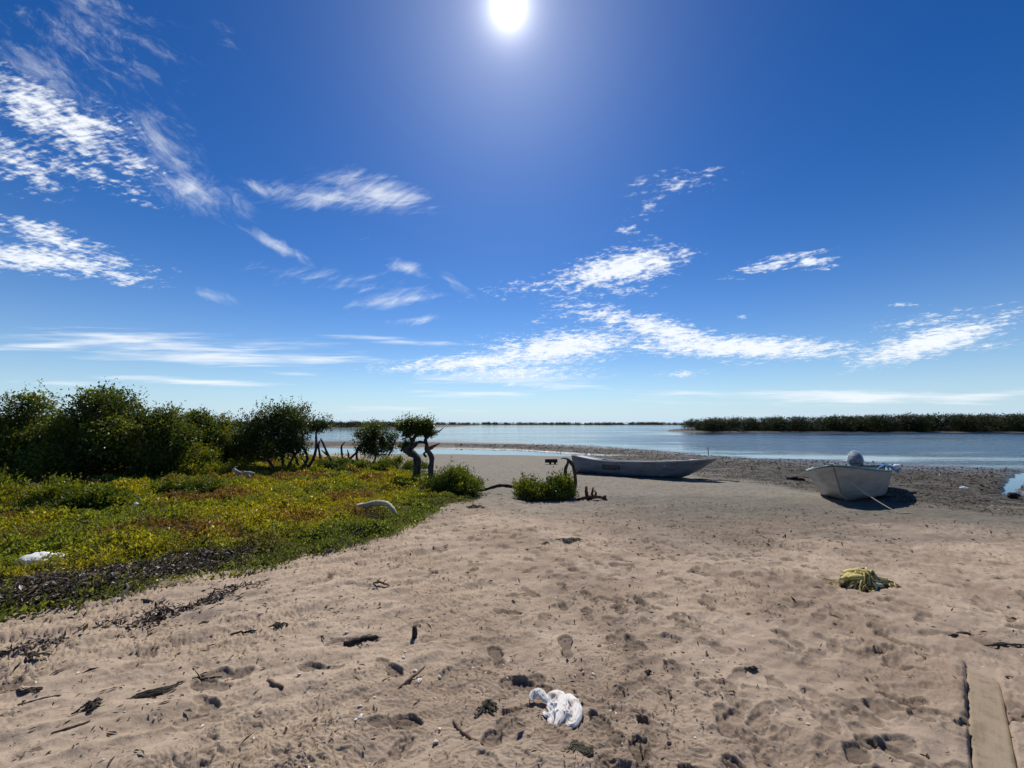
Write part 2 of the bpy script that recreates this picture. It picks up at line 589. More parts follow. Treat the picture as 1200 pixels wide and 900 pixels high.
M = {}
M['sand'] = m_sand()
M['water'] = m_water()
M['leaf'] = m_leaf('mangrove_leaf', .36, .42)
M['cover'] = m_leaf('succulent_leaf', .46, .5)
M['farleaf'] = m_leaf('distant_leaf', .15, .7)
M['bark'] = m_bark('mangrove_bark', (.035, .029, .024), (.095, .082, .07))
M['redbark'] = m_bark('red_dead_bark', (.09, .035, .025), (.16, .075, .05))
M['grey_wood'] = m_bark('bleached_driftwood', (.26, .24, .21), (.50, .47, .42), 10)
M['pale_wood'] = m_bark('pale_driftwood', (.36, .30, .20), (.62, .54, .39), 8)
M['dark_wood'] = m_bark('charred_wood', (.018, .014, .012), (.06, .045, .035), 18)
M['brown_wood'] = m_bark('brown_stick', (.10, .065, .045), (.20, .14, .10), 18)
M['litter'] = m_vcol('dry_litter', .85, .12)
M['weed'] = m_vcol('dried_seaweed', .8, .2)
M['shell'] = m_plain('bleached_shell', (.62, .58, .50), (.36, .31, .26), 60, .5)
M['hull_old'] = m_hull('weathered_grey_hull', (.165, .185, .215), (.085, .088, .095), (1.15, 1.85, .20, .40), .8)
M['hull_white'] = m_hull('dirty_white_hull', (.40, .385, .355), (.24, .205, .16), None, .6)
M['inner'] = m_plain('pale_grey_boat_interior', (.42, .44, .44), (.27, .28, .27), 6, .6)
M['rail_green'] = m_plain('dark_green_rail_paint', (.05, .13, .125), (.10, .18, .17), 9, .5)
M['rail_sunlit'] = m_plain('sunlit_rail_white', (.78, .78, .76), (.55, .54, .50), 9, .45)
M['rail_grey'] = m_plain('grey_rail_paint', (.34, .36, .38), (.20, .20, .21), 9, .6)
M['cowl'] = m_plain('outboard_blue_grey', (.17, .21, .26), (.12, .15, .185), 5, .62, .25, .05)
M['cowl_lit'] = m_plain('outboard_lit_rim', (.8, .8, .8), (.7, .7, .7), 5, .3, .5, .05)
M['metal'] = m_plain('dull_metal', (.20, .21, .22), (.12, .12, .13), 12, .45, .5)
M['blue'] = m_cloth('blue_tarpaulin', (.02, .12, .30), (.05, .26, .48), .15, 14)
M['rope'] = m_plain('pale_rope', (.55, .50, .40), (.36, .32, .25), 60, .85)
M['rag'] = m_cloth('white_rag_cloth', (.80, .775, .74), (.50, .42, .37), .12, 16)
M['plastic'] = m_cloth('white_plastic_film', (.86, .87, .86), (.70, .71, .70), .25, 9)
M['net'] = m_vcol('tangled_net', .75, .2)
M['plank'] = None


def m_plank():
    m = Mat('sandy_plank'); P = m.tc.outputs['Object']
    g = m.noise(m.mapping(P, (30, 1.2, 8)), 1., 5, .6); s = m.noise(P, 9, 5, .65); s2 = m.noise(P, 130, 3, .7)
    c = m.mix(g.map(.35, .65), (.195, .155, .100), (.28, .222, .150))
    c = m.mix(s.map(.38, .56) * .8, c, (.31, .24, .17)); c = m.mix(s2.map(.5, .75) * .5, c, (.13, .10, .06))
    m.pbr(c, .92, .15, m.bump(g * .5 + s2 * .5 + s * .4, .6, .006)); return m.m


M['plank'] = m_plank()

# ------------------------------------------------------------------ ground sheet
def near_rings():
    out = [1.25]
    while out[-1] < 14: q = out[-1]; out.append(q + min(.0085 * q, .034 + .002 * q, max(.0045, q * q / 640 * .72)))
    out[-1] = 14; return np.array(out)


def build_ground():
    af = np.linspace(-R(66), R(66), 1080)
    ab = np.linspace(R(66), 2 * PI - R(66), 92)[1:-1]
    ang = np.concatenate([af, ab])
    rr = np.concatenate([np.linspace(.25, 1.25, 14)[:-1], near_rings()[:-1], np.geomspace(14, 130, 230)[:-1], np.geomspace(130, 9000, 70)])
    A, RR = np.meshgrid(ang, rr)
    x = np.sin(A) * RR; y = np.cos(A) * RR
    damp = np.zeros(x.size)
    z = full_h(x, y, True, damp)
    damp = damp.reshape(x.shape)
    nr, na = x.shape
    V = np.stack([x, y, z], -1).reshape(-1, 3)
    i = np.arange(nr - 1)[:, None] * na; j = np.arange(na)[None, :]; j2 = (j + 1) % na
    Fq = np.stack([i + j, i + j2, i + na + j2, i + na + j], -1).reshape(-1, 4)[:, ::-1]
    # centre cap
    V = np.concatenate([V, [[0, 0, float(z[0].mean())]]])
    cap = np.stack([np.arange(na), np.full(na, len(V) - 1), (np.arange(na) + 1) % na, (np.arange(na) + 1) % na], -1)
    t = y - np.interp(x, SHX, SHY)
    vm = veg_mask(x, y)
    veg = ss(vm, -.12, .12)
    n1 = fbm(x * .5, y * .9, 4)
    # where the dark mud begins on the right, then thin weed in the middle distance
    edge = np.interp(x, MUDX, MUDY)
    mud = ss(y + n1 * 2.0, edge - 2.2, edge + 1.8)
    strip = .5 * ss(y + n1 * 1.5 - .25 * np.abs(x - 3), 4.8, 6.5) * (1 - ss(y + n1, 9.5, 11.5)) * ss(x, .5, 3)
    mud = np.clip(np.maximum(mud, strip), 0, 1) * (1 - veg)
    pale = ss(y + n1 * 1.5 + .25 * np.clip(x, 0, 9), 7.0, 11.0) * (1 - veg) * .9 * (x > -9)
    wet = (1 - ss(z - WATER, .01, .075)) * (y > 8)
    left = (1 - ss(x + n1, -1.6, .6)) * (1 - ss(y, 5, 9))
    at_ = {k: np.concatenate([v.ravel(), [0]]) for k, v in dict(mud=mud, veg=veg, wet=wet, left=left, pale=pale, damp=damp).items()}
    me = np_mesh('ground', V, np.concatenate([Fq, cap[:, :]]) if False else Fq, True, at_)
    return struct(link('ground', me, M['sand']))


build_ground()


def build_water():
    ang = np.concatenate([np.linspace(-R(66), R(66), 200), np.linspace(R(66), 2 * PI - R(66), 60)[1:-1]])
    rr = np.concatenate([np.geomspace(6, 300, 160), np.geomspace(300, 9000, 30)[1:]])
    A, RR = np.meshgrid(ang, rr); x = np.sin(A) * RR; y = np.cos(A) * RR
    nr, na = x.shape
    V = np.stack([x, y, np.full_like(x, WATER)], -1).reshape(-1, 3)
    i = np.arange(nr - 1)[:, None] * na; j = np.arange(na)[None, :]; j2 = (j + 1) % na
    Fq = np.stack([i + j, i + j2, i + na + j2, i + na + j], -1).reshape(-1, 4)[:, ::-1]
    t = y - np.interp(x, SHX, SHY)
    ruf = .10 + .90 * ss(t + fbm(x / 14, y / 3, 3) * 10, 1, 16) * (.35 + .65 * ss(x, -5, 25))
    calm = 1 - ss(x / np.maximum(y, 1) + fbm(x / 20, y / 5, 2) * .2, .12, .60)
    ruf = np.where(t < -1, .02, ruf * (1 - .80 * calm)); glare = calm * (t > -1) * .35
    return struct(link('water', np_mesh('water', V, Fq, True, dict(ruffle=ruf.ravel(), glare=glare.ravel())), M['water']))


build_water()

# ------------------------------------------------------------------ leaves
def leaf_quads(P, D, Nn, length, width, bend=.15):
    """P base points, D directions, Nn rough normals -> two quads per leaf sharing the midrib"""
    n = len(P)
    D = D / np.linalg.norm(D, axis=1)[:, None]
    S = np.cross(D, Nn); S /= (np.linalg.norm(S, axis=1)[:, None] + 1e-9)
    U = np.cross(S, D)
    l = length[:, None]; w = width[:, None]
    p0 = P; p3 = P + D * l - U * l * bend
    mid = P + D * l * .5 + U * l * bend * .3
    p1 = mid + S * w * .5; p2 = mid - S * w * .5
    V = np.stack([p0, p1, p3, p2], 1).reshape(-1, 3)
    b = np.arange(n)[:, None] * 4
    return V, np.concatenate([b + np.array([[0, 1, 2, 3]])], 0)


def rand_dirs(n, rg):
    v = rg.normal(size=(n, 3)); return v / np.linalg.norm(v, axis=1)[:, None]


def crown_points(blobs, n, rg, shell=.55, noise_f=1.6, cut=-.12):
    """points inside ellipsoids, denser toward the outside, thinned by noise so that gaps show"""
    vol = np.array([b[3] * b[4] * b[5] for b in blobs]) ** .75
    out = []; dirs = []; left = n
    while left > 0:
        k = rg.choice(len(blobs), size=left * 2, p=vol / vol.sum())
        B = np.array(blobs)[k]
        d = rand_dirs(len(k), rg); rad = rg.random(len(k)) ** shell
        rad *= 1 + .10 * rg.normal(size=len(k))
        p = B[:, :3] + d * rad[:, None] * B[:, 3:6]
        q = fbm(p[:, 0] * noise_f + p[:, 2] * .9, p[:, 1] * noise_f + p[:, 2] * noise_f, 3)
        ok = (q > cut + rg.normal(0, .08, len(k)))
        p = p[ok][:left]; out.append(p); dirs.append(d[ok][:left]); left -= len(p)
    return np.concatenate(out), np.concatenate(dirs)


def crown_mesh(name, blobs, n, size, seed, pal, shell=.55, noise_f=1.6, cut=-.12, clump=6, zmin=None, upright=.5, tips=.12):
    rg = np.random.default_rng(seed)
    nc = n // clump
    C, dc = crown_points(blobs, nc, rg, shell, noise_f, cut)
    # a rosette of leaves on each twig tip
    P = np.repeat(C, clump, 0) + rg.normal(0, size * .55, (nc * clump, 3))
    out = np.repeat(dc, clump, 0)
    D = rand_dirs(len(P), rg) + out * .8 + np.array([0, 0, upright])
    Nn = rand_dirs(len(P), rg) * .6 + np.array([0, 0, .9]) + out * .3
    if tips:       # stray twigs that break the outline
        k = rg.random(nc) < tips
        sh = np.repeat(k, clump); P = P + sh[:, None] * (out * .6 + np.array([0, 0, .8])) * size * rg.uniform(.5, 3.2, len(P))[:, None]
    if zmin is not None:
        P[:, 2] = np.maximum(P[:, 2], zmin + rg.random(len(P)) * .1)
    ln = size * rg.uniform(.6, 1.35, len(P))
    V, Fq = leaf_quads(P, D, Nn, ln, ln * rg.uniform(.38, .6, len(P)))
    pal = np.array(pal)
    big = fbm(P[:, 0] * .9 + seed, P[:, 1] * .9 + P[:, 2] * .8, 3)
    k = np.clip((big * 1.1 + .5 + rg.normal(0, .22, len(P))) * (len(pal) - 1), 0, len(pal) - 1.001)
    i = k.astype(int); f = (k - i)[:, None]
    c = (pal[i] * (1 - f) + pal[i + 1] * f) * rg.uniform(.65, 1.4, len(P))[:, None]
    # a few old yellow or brown leaves
    o = rg.random(len(P)) < .03; c[o] = np.array([.20, .14, .03]) * rg.uniform(.6, 1.2, o.sum())[:, None]
    return np_mesh(name, V, Fq, False, None, dict(col=np.repeat(c, 4, 0)))


PAL_DARK = [(.026, .044, .013), (.044, .070, .018), (.066, .098, .022), (.10, .13, .028)]
PAL_MID = [(.040, .062, .015), (.072, .105, .020), (.11, .145, .026), (.16, .18, .034)]
PAL_YEL = [(.06, .09, .018), (.11, .145, .024), (.18, .20, .03), (.25, .23, .04)]


def branches(mb, root, targets, r0, rg, n=9, crook=.12, sides=7):
    for (x, y, z, rt) in targets:
        a = Vector(root); b = Vector((x, y, z)); pts = []
        off = Vector((0, 0, 0))
        for i in range(n):
            t = i / (n - 1)
            off += Vector((rg.normal(0, crook), rg.normal(0, crook), rg.normal(0, crook * .5))) * (b - a).length * .12
            p = a.lerp(b, t) + off * math.sin(PI * t) * .8 + Vector((0, 0, .12 * (b - a).length * math.sin(PI * t)))
            pts.append(p)
        mb.tube(pts, lerp_list([r0 * rt, r0 * rt * .75, r0 * rt * .45, r0 * rt * .15], n), sides, .15, int(rg.integers(1e6)))


def tree(name, pos, blobs, nleaf, size, seed, pal, label, cat='tree', r0=.06, stems=6, group=None, shell=.55, cut=-.12, noise_f=1.6, tips=.12, upright=.5):
    rg = np.random.default_rng(seed + 99)
    e = empty(name, pos, label, cat, group=group)
    mb = MB()
    tg = []
    for k in range(stems):
        b = blobs[k % len(blobs)]
        tg.append((b[0] + rg.normal(0, .3) * b[3], b[1] + rg.normal(0, .3) * b[4], b[2] + rg.uniform(-.2, .7) * b[5], rg.uniform(.6, 1.1)))
    branches(mb, (0, 0, -.05), tg, r0, rg)
    mb.obj('trunk', M['bark'], e)
    link('crown', crown_mesh('crown', blobs, nleaf, size, seed, pal, shell, noise_f, cut, zmin=.05, tips=tips, upright=upright), M['leaf'], e)
    return e


def blobs_fill(rg, w, d, h, n, r, base=.25):
    """ellipsoids heaped into a rounded thicket w wide, d deep, h high"""
    out = []
    for i in range(n):
        a = rg.uniform(0, 2 * PI); q = math.sqrt(rg.random())
        x = math.cos(a) * q * (w / 2 - r * .6); y = math.sin(a) * q * (d / 2 - r * .6)
        top = h * (1 - .55 * q ** 2.2) * rg.uniform(.86, 1.0)
        z = rg.uniform(base * h, 1) * max(top - r * .75, .15)
        k = rg.uniform(.75, 1.2)
        out.append((x, y, max(z, r * .4), r * k, r * k, r * k * .75))
    return out


# the thicket on the left: each mangrove its own tree
THK = dict(cut=-.34, shell=.5, tips=.08)


def thicket(px, py, w, d, h, n, r, nleaf, size, seed, pal, label, **kw):
    p = at(px, py); rg = np.random.default_rng(seed)
    p = Vector((p.x * 1.0, p.y, p.z - .03))
    return tree(kw.pop('name', 'mangrove_tree'), p, blobs_fill(rg, w, d, h, n, r, kw.pop('base', .12)), nleaf, size, seed, pal, label, **{**THK, **kw})


GM = 'mangroves of the left-hand thicket'
thicket(-95, 566, 4.8, 3.2, 3.3, 34, .62, 34000, .10, 21, PAL_MID, 'dark green mangrove cut off by the left edge of the photo', group=GM)
thicket(28, 562, 4.0, 3.0, 3.42, 34, .58, 36000, .095, 22, PAL_MID, 'broad dark mangrove with ragged top behind the low shrub at far left', group=GM)
thicket(116, 562, 4.6, 3.2, 3.45, 60, .62, 68000, .092, 23, PAL_MID, 'tallest broad mangrove of the thicket, black shade beneath its rounded crown', group=GM)
thicket(212, 554, 3.8, 2.6, 2.75, 38, .52, 38000, .09, 24, PAL_DARK, 'lower sloping mangrove on the right shoulder of the tall one', group=GM)
thicket(262, 545, 4.6, 2.6, 2.4, 40, .5, 40000, .095, 25, PAL_MID, 'low even mangrove between the thicket and the crooked multi-stemmed tree', group=GM)
thicket(60, 548, 6.0, 2.6, 2.6, 34, .7, 30000, .11, 29, PAL_DARK, 'mangrove filling the gap behind the tallest tree of the thicket', group=GM)

thicket(168, 560, 3.4, 2.6, 3.0, 36, .55, 34000, .09, 28, PAL_MID, 'rounded mangrove shoulder joined to the right of the tallest tree', group=GM)

thicket(248, 553, 3.4, 2.4, 2.55, 34, .5, 34000, .088, 27, PAL_MID, 'green mangrove standing between the sloping one and the crooked multi-stemmed tree', group=GM)

# crooked multi-stemmed tree with bare stems to its right
def crooked_tree():
    p = at(330, 553); s = p.y / 470.0
    e = empty('crooked_tree', p, 'crooked multi-stemmed tree with ragged crown and bare grey stems on its right', 'tree', group=None)
    rg = np.random.default_rng(31)
    bl = []
    for (px, py, rx, rz) in ((300, 505, 24, 20), (318, 492, 22, 15), (338, 488, 18, 13), (350, 498, 18, 16), (330, 510, 28, 20), (290, 520, 22, 16), (362, 503, 14, 8), (375, 500, 12, 6), (312, 530, 20, 14), (345, 525, 20, 14)):
        bl.append(((px - 330) * s, rg.normal(0, .35), (553 - py) * s, rx * s, max(rx * s * .9, .3), rz * s))
    link('crown', crown_mesh('crown', bl, 26000, .085, 31, PAL_DARK, .75, 2.6, -.06, zmin=.05, tips=.3), M['leaf'], e)
    mb = MB()
    W = lambda px, py, d=0.: ((px - 330) * s, d, (553 - py) * s)
    st = [[(330, 555), (326, 535), (320, 515), (316, 495)], [(334, 555), (345, 538), (352, 520), (348, 500)], [(345, 556), (360, 540), (352, 524), (335, 518), (320, 522)],
          [(358, 556), (366, 540), (371, 525), (370, 510), (376, 502)], [(372, 556), (373, 540), (372, 524), (374, 518)], [(392, 548), (382, 534), (375, 522), (373, 516)], [(352, 556), (348, 545), (340, 534), (334, 524)], [(366, 556), (360, 547), (350, 537)], [(326, 556), (312, 540), (300, 525), (292, 510)]]
    for k, q in enumerate(st):
        pts = curve([W(a, b, rg.normal(0, .12)) for a, b in q], 14)
        mb.tube(pts, lerp_list([.06, .05, .04, .02], len(pts)), 7, .18, k)
    mb.obj('trunk', M['bark'], e)


crooked_tree()


# rounded shrub with bare stems, beyond the low greenery
def round_shrub():
    p = at(437, 546); s = p.y / 470.0
    e = empty('mangrove_shrub', p, 'dark rounded shrub with bare forked stems at its left, before the water', 'shrub')
    rg = np.random.default_rng(41)
    bl = [((px - 437) * s, rg.normal(0, .15), (546 - py) * s, rx * s, rx * s, rz * s) for (px, py, rx, rz) in ((437, 512, 17, 11), (428, 520, 14, 10), (446, 522, 17, 11), (455, 517, 10, 7), (440, 530, 18, 7), (432, 507, 12, 6), (460, 512, 8, 4), (421, 511, 8, 4), (452, 506, 7, 4), (443, 502, 9, 4), (425, 527, 9, 5), (456, 526, 9, 5))]
    link('crown', crown_mesh('crown', bl, 12000, .08, 41, PAL_DARK, .8, 3.2, -.06, zmin=.05, tips=.35), M['leaf'], e)
    mb = MB(); W = lambda px, py, d=0.: ((px - 437) * s, d, (546 - py) * s)
    for k, q in enumerate([[(420, 548), (418, 535), (420, 525), (429, 520)], [(403, 546), (401, 532), (400, 524), (404, 519)], [(405, 546), (408, 536), (407, 528)], [(408, 540), (418, 530), (425, 520)], [(436, 548), (440, 535), (438, 520)], [(445, 548), (452, 538), (458, 528), (462, 516)], [(398, 545), (390, 540), (380, 532), (377, 528)]]):
        pts = curve([W(a, b, rg.normal(0, .05)) for a, b in q], 12); mb.tube(pts, lerp_list([.06, .05, .04, .018], len(pts)), 7, .15, 70 + k)
    mb.obj('trunk', M['bark'], e)


round_shrub()


# the twisted tree
def twisted_tree():
    p = at(488, 566); k = p.y / 470.0 / 9.0
    e = empty('twisted_tree', p, 'small twisted tree with two bent trunks and a flat tuft crown', 'tree')
    W = lambda zx, zy, d=0.: ((zx - 260) * k, d, (735 - zy) * k)
    rg = np.random.default_rng(51)
    mb = MB()
    def limb(q, r, seed, dep=.05):
        pts = curve([W(a, b, dep * math.sin(i * 1.7 + seed)) for i, (a, b) in enumerate(q)], 22)
        mb.tube(pts, lerp_list([x * k for x in r], len(pts)), 9, .24, seed)
    limb([(262, 745), (258, 640), (268, 540), (252, 470), (190, 425), (150, 405), (175, 360), (205, 320), (225, 270), (250, 215)], [46, 40, 38, 36, 38, 34, 28, 21, 17, 10], 1)
    limb([(175, 375), (215, 365), (260, 325), (300, 315), (345, 322)], [24, 22, 17, 15, 14], 2)
    limb([(420, 740), (410, 620), (412, 520), (400, 450), (372, 410), (362, 350), (342, 290), (352, 240), (330, 190)], [32, 29, 27, 26, 25, 20, 16, 12, 8], 3, .08)
    limb([(345, 290), (385, 255), (430, 225), (480, 205), (535, 165)], [12, 10, 8, 6, 3], 4)
    limb([(205, 325), (180, 270), (150, 240), (110, 215)], [12, 10, 8, 5], 5)
    limb([(240, 260), (290, 225), (330, 200)], [12, 9, 6], 6)
    limb([(355, 470), (330, 440), (345, 420)], [14, 12, 8], 7)
    limb([(150, 405), (115, 385), (90, 405)], [12, 8, 5], 8)
    for k2 in range(34):
        a0 = rg.uniform(0, PI); cx, cy = rg.uniform(110, 370), rg.uniform(150, 215); ln = rg.uniform(45, 110)
        mb.tube([W(cx, cy, rg.normal(0, .08)), W(cx + math.cos(a0) * ln * .5, cy - math.sin(a0) * ln * .4 + 6, rg.normal(0, .1)), W(cx + math.cos(a0) * ln, cy - math.sin(a0) * ln * .75, rg.normal(0, .14))], [6 * k, 4 * k, 1.5 * k], 5, .2, k2)
    mb.obj('trunk', M['bark'], e)
    md = MB(); mb2 = mb; mb = md
    pts = curve([W(365, 385, .06), W(400, 375, .08), W(435, 355, .10), W(495, 328, .12)], 14); md.tube(pts, lerp_list([24 * k, 22 * k, 14 * k, 3 * k], len(pts)), 8, .15, 9)
    md.obj('dead_branch', M['redbark'], e)
    bl = []
    for (zx, zy, rx, rz) in ((70, 165, 40, 26), (365, 120, 36, 26), (400, 165, 34, 24), (110, 150, 52, 38), (170, 135, 62, 42), (235, 140, 62, 42), (300, 145, 60, 44), (350, 155, 42, 38), (190, 185, 80, 40), (280, 200, 80, 40), (170, 235, 40, 28), (375, 240, 46, 30), (330, 225, 50, 30), (120, 375, 42, 36), (165, 350, 46, 30), (420, 225, 26, 18)):
        x, y, z = W(zx, zy, rg.normal(0, .10)); bl.append((x, y, z, rx * k, rx * k * 1.1, rz * k))
    link('crown', crown_mesh('crown', bl, 13000, .064, 51, PAL_DARK, .7, 4.5, -.3, tips=.2), M['leaf'], e)


twisted_tree()


# low shrubs standing in and at the end of the ground cover
def low_shrub(px, py, wpx, hpx, n, size, seed, pal, label, dep=.8, **kw):
    p = at(px, py); s = p.y / 470.0; w = wpx * s; h = hpx * s
    rg = np.random.default_rng(seed)
    return tree('low_shrub', p, blobs_fill(rg, w, w * dep, h, kw.pop('nb', 16), h * .36, .1), n, size, seed, pal, label, 'shrub', r0=.022, stems=8, noise_f=3.5, cut=-.3, tips=.12, upright=1.0, **kw)


low_shrub(529, 578, 64, 36, 17000, .058, 61, PAL_MID, 'dense low green shrub at the foot of the twisted tree')
low_shrub(641, 583, 80, 38, 19000, .058, 62, PAL_MID, 'low wide green shrub standing alone on the sand by the old boat', dep=.6)
low_shrub(470, 552, 60, 18, 9000, .065, 63, PAL_YEL, 'low green shrub behind the trunks of the twisted tree')
low_shrub(415, 553, 90, 18, 11000, .07, 64, PAL_MID, 'low spreading shrub under the dark rounded shrub')
low_shrub(72, 604, 150, 40, 28000, .06, 65, PAL_YEL, 'yellow-green knee-high shrub at the left in front of the thicket', dep=.45, nb=26)
low_shrub(-20, 606, 80, 46, 14000, .06, 66, PAL_YEL, 'yellow-green shrub cut by the left edge, nearest the thicket')
low_shrub(240, 560, 110, 36, 20000, .065, 67, PAL_YEL, 'bright green low shrub below the sloping mangrove', dep=.5, nb=22)
low_shrub(225, 584, 90, 24, 14000, .056, 68, PAL_MID, 'mounded green shrub beside the grey forked driftwood', dep=.5)

# ------------------------------------------------------------------ ground cover (uncountable)
def ground_cover():
    rg = np.random.default_rng(71)
    n = 900000
    # even over the ground, thinned with distance
    x = rg.uniform(-22, 0.2, n); y = rg.uniform(2.4, 22, n)
    d = np.hypot(x, y)
    keep = rg.random(n) < np.clip((6.2 / d) ** 1.1, 0, 1)
    x = x[keep]; y = y[keep]
    front = np.abs(np.arctan2(x, y)) < R(62)
    x = x[front]; y = y[front]
    vm = veg_mask(x, y)
    bare = fbm(x * 1.1 + 8, y * 1.4, 3)
    ok = (vm > -.05 + rg.normal(0, .10, len(x))) & ((bare > -.50 + .25 * (vm < .7)) | (np.hypot(x + 2.2, y - 6.2) < 1.1)) & (fbm(x * 5 + 2, y * 6, 2) > -.42)
    # dead-leaf drift at the lower left stays nearly bare
    dr = drift_mask(x, y)
    ok &= rg.random(len(x)) > dr * .85
    x = x[ok]; y = y[ok]; vm = vm[ok]
    k = 2
    x = np.repeat(x, k) + rg.normal(0, .02, len(x) * k); y = np.repeat(y, k) + rg.normal(0, .02, len(y) * k); vm = np.repeat(vm, k)
    d = np.hypot(x, y)
    z = full_h(x, y, False)
    mound = np.clip(.5 + fbm(x * 1.6, y * 1.6, 3) * 1.1 + fbm(x * 5, y * 5, 2) * .5, .05, 1.4)
    hh = (.035 + .15 * ss(vm, 0, 1.2)) * mound
    z = z + hh * rg.random(len(x)) ** .6
    P = np.stack([x, y, z], 1)
    D = rand_dirs(len(P), rg) * .8 + np.array([0, 0, .75])
    Nn = rand_dirs(len(P), rg) + np.array([0, 0, .4])
    ln = .0245 * rg.uniform(.5, 1.6, len(P)) * (1 + .095 * d) * (.75 + .6 * ss(fbm(x * 1.3 + 50, y * 1.3, 2), -.3, .4))
    V, Fq = leaf_quads(P, D, Nn, ln, ln * rg.uniform(.34, .55, len(P)))
    t = fbm(x * .42 + 2, y * .62 + 5, 4) + rg.normal(0, .10, len(x))
    t2 = fbm(x * .5 + 20, y * .8 + 9, 4) + rg.normal(0, .10, len(x))
    green = np.array([.125, .148, .026]); dgreen = np.array([.058, .080, .020]); yel = np.array([.225, .215, .032]); gold = np.array([.27, .215, .04]); rust = np.array([.135, .088, .030])
    c = np.where((t > .0)[:, None], yel, green) * 1.0
    w = ss(t, -.18, .22)[:, None]; c = green * (1 - w) + yel * w
    w = (ss(t, .28, .55) * .6)[:, None]; c = c * (1 - w) + gold * w
    w = ss(t2, .08, .32)[:, None]; c = c * (1 - w) + rust * w
    edge = (1 - ss(vm, .25, 1.3))[:, None] * .8; c = c * (1 - edge) + dgreen * 1.25 * edge
    fl = rg.random(len(c)) < .012; c[fl] = np.array([.55, .45, .22])
    c = c * rg.uniform(.6, 1.7, len(c))[:, None] * 1.12
    o = link('ground_cover', np_mesh('ground_cover', V, Fq, False, None, dict(col=np.repeat(c, 4, 0))), M['cover'])
    tag(o, 'low yellow, green and rust succulent plants carpeting the bank', 'ground cover', kind='stuff')


DRIFT = [(-7.0, 2.75), (-5.2, 3.05), (-4.25, 3.35), (-3.75, 3.9), (-3.45, 4.35), (-3.0, 4.8), (-3.2, 5.25), (-3.75, 5.15), (-4.3, 4.55), (-5.0, 4.05), (-7.0, 3.7)]


def drift_mask(x, y):
    d = poly_dist(x, y, DRIFT); sd = np.where(in_poly(x, y, DRIFT), d, -d)
    return ss(sd + fbm(x * 2.2, y * 2.2, 3) * .25, -.05, .22)


ground_cover()


def flakes(name, x, y, lift, length, width, col, mat, rg, flat=.35, up=0.):
    z = full_h(x, y, False) + lift
    P = np.stack([x, y, z], 1)
    D = rand_dirs(len(P), rg); D[:, 2] = D[:, 2] * flat + up
    Nn = rand_dirs(len(P), rg) * .5 + np.array([0, 0, 1.])
    V, Fq = leaf_quads(P, D, Nn, length, width, .10)
    return link(name, np_mesh(name, V, Fq, False, None, dict(col=np.repeat(col, 4, 0))), mat)


def leaf_drift():
    rg = np.random.default_rng(81)
    n = 90000
    x = rg.uniform(-7.4, -2.5, n); y = rg.uniform(2.5, 5.6, n)
    ok = rg.random(n) < drift_mask(x, y) * .45
    x = x[ok]; y = y[ok]
    # a thinner tongue trailing down over the sand
    t = rg.random(2600); tx = np.interp(t, [0, .4, 1], [-2.6, -3.0, -3.75]) + rg.normal(0, .10, 2600); ty = np.interp(t, [0, .4, 1], [4.2, 3.45, 2.55]) + rg.normal(0, .07, 2600)
    q = fbm(tx * 3, ty * 3, 3) > .02
    x = np.concatenate([x, tx[q]]); y = np.concatenate([y, ty[q]])
    pal = np.array([(.045, .032, .026), (.085, .062, .05), (.15, .115, .095), (.25, .205, .175), (.48, .43, .38)])
    c = pal[rg.choice(5, len(x), p=[.36, .28, .18, .12, .06])] * rg.uniform(.7, 1.3, len(x))[:, None]
    o = flakes('dead_leaf_drift', x, y, .006 + .07 * rg.random(len(x)) * drift_mask(x, y), .06 * rg.uniform(.4, 1.35, len(x)), .019 * rg.uniform(.5, 1.3, len(x)), c, M['litter'], rg, .5)
    tag(o, 'drift of dry brown and grey dead leaves along the bank foot', 'dead leaves', kind='stuff')


leaf_drift()


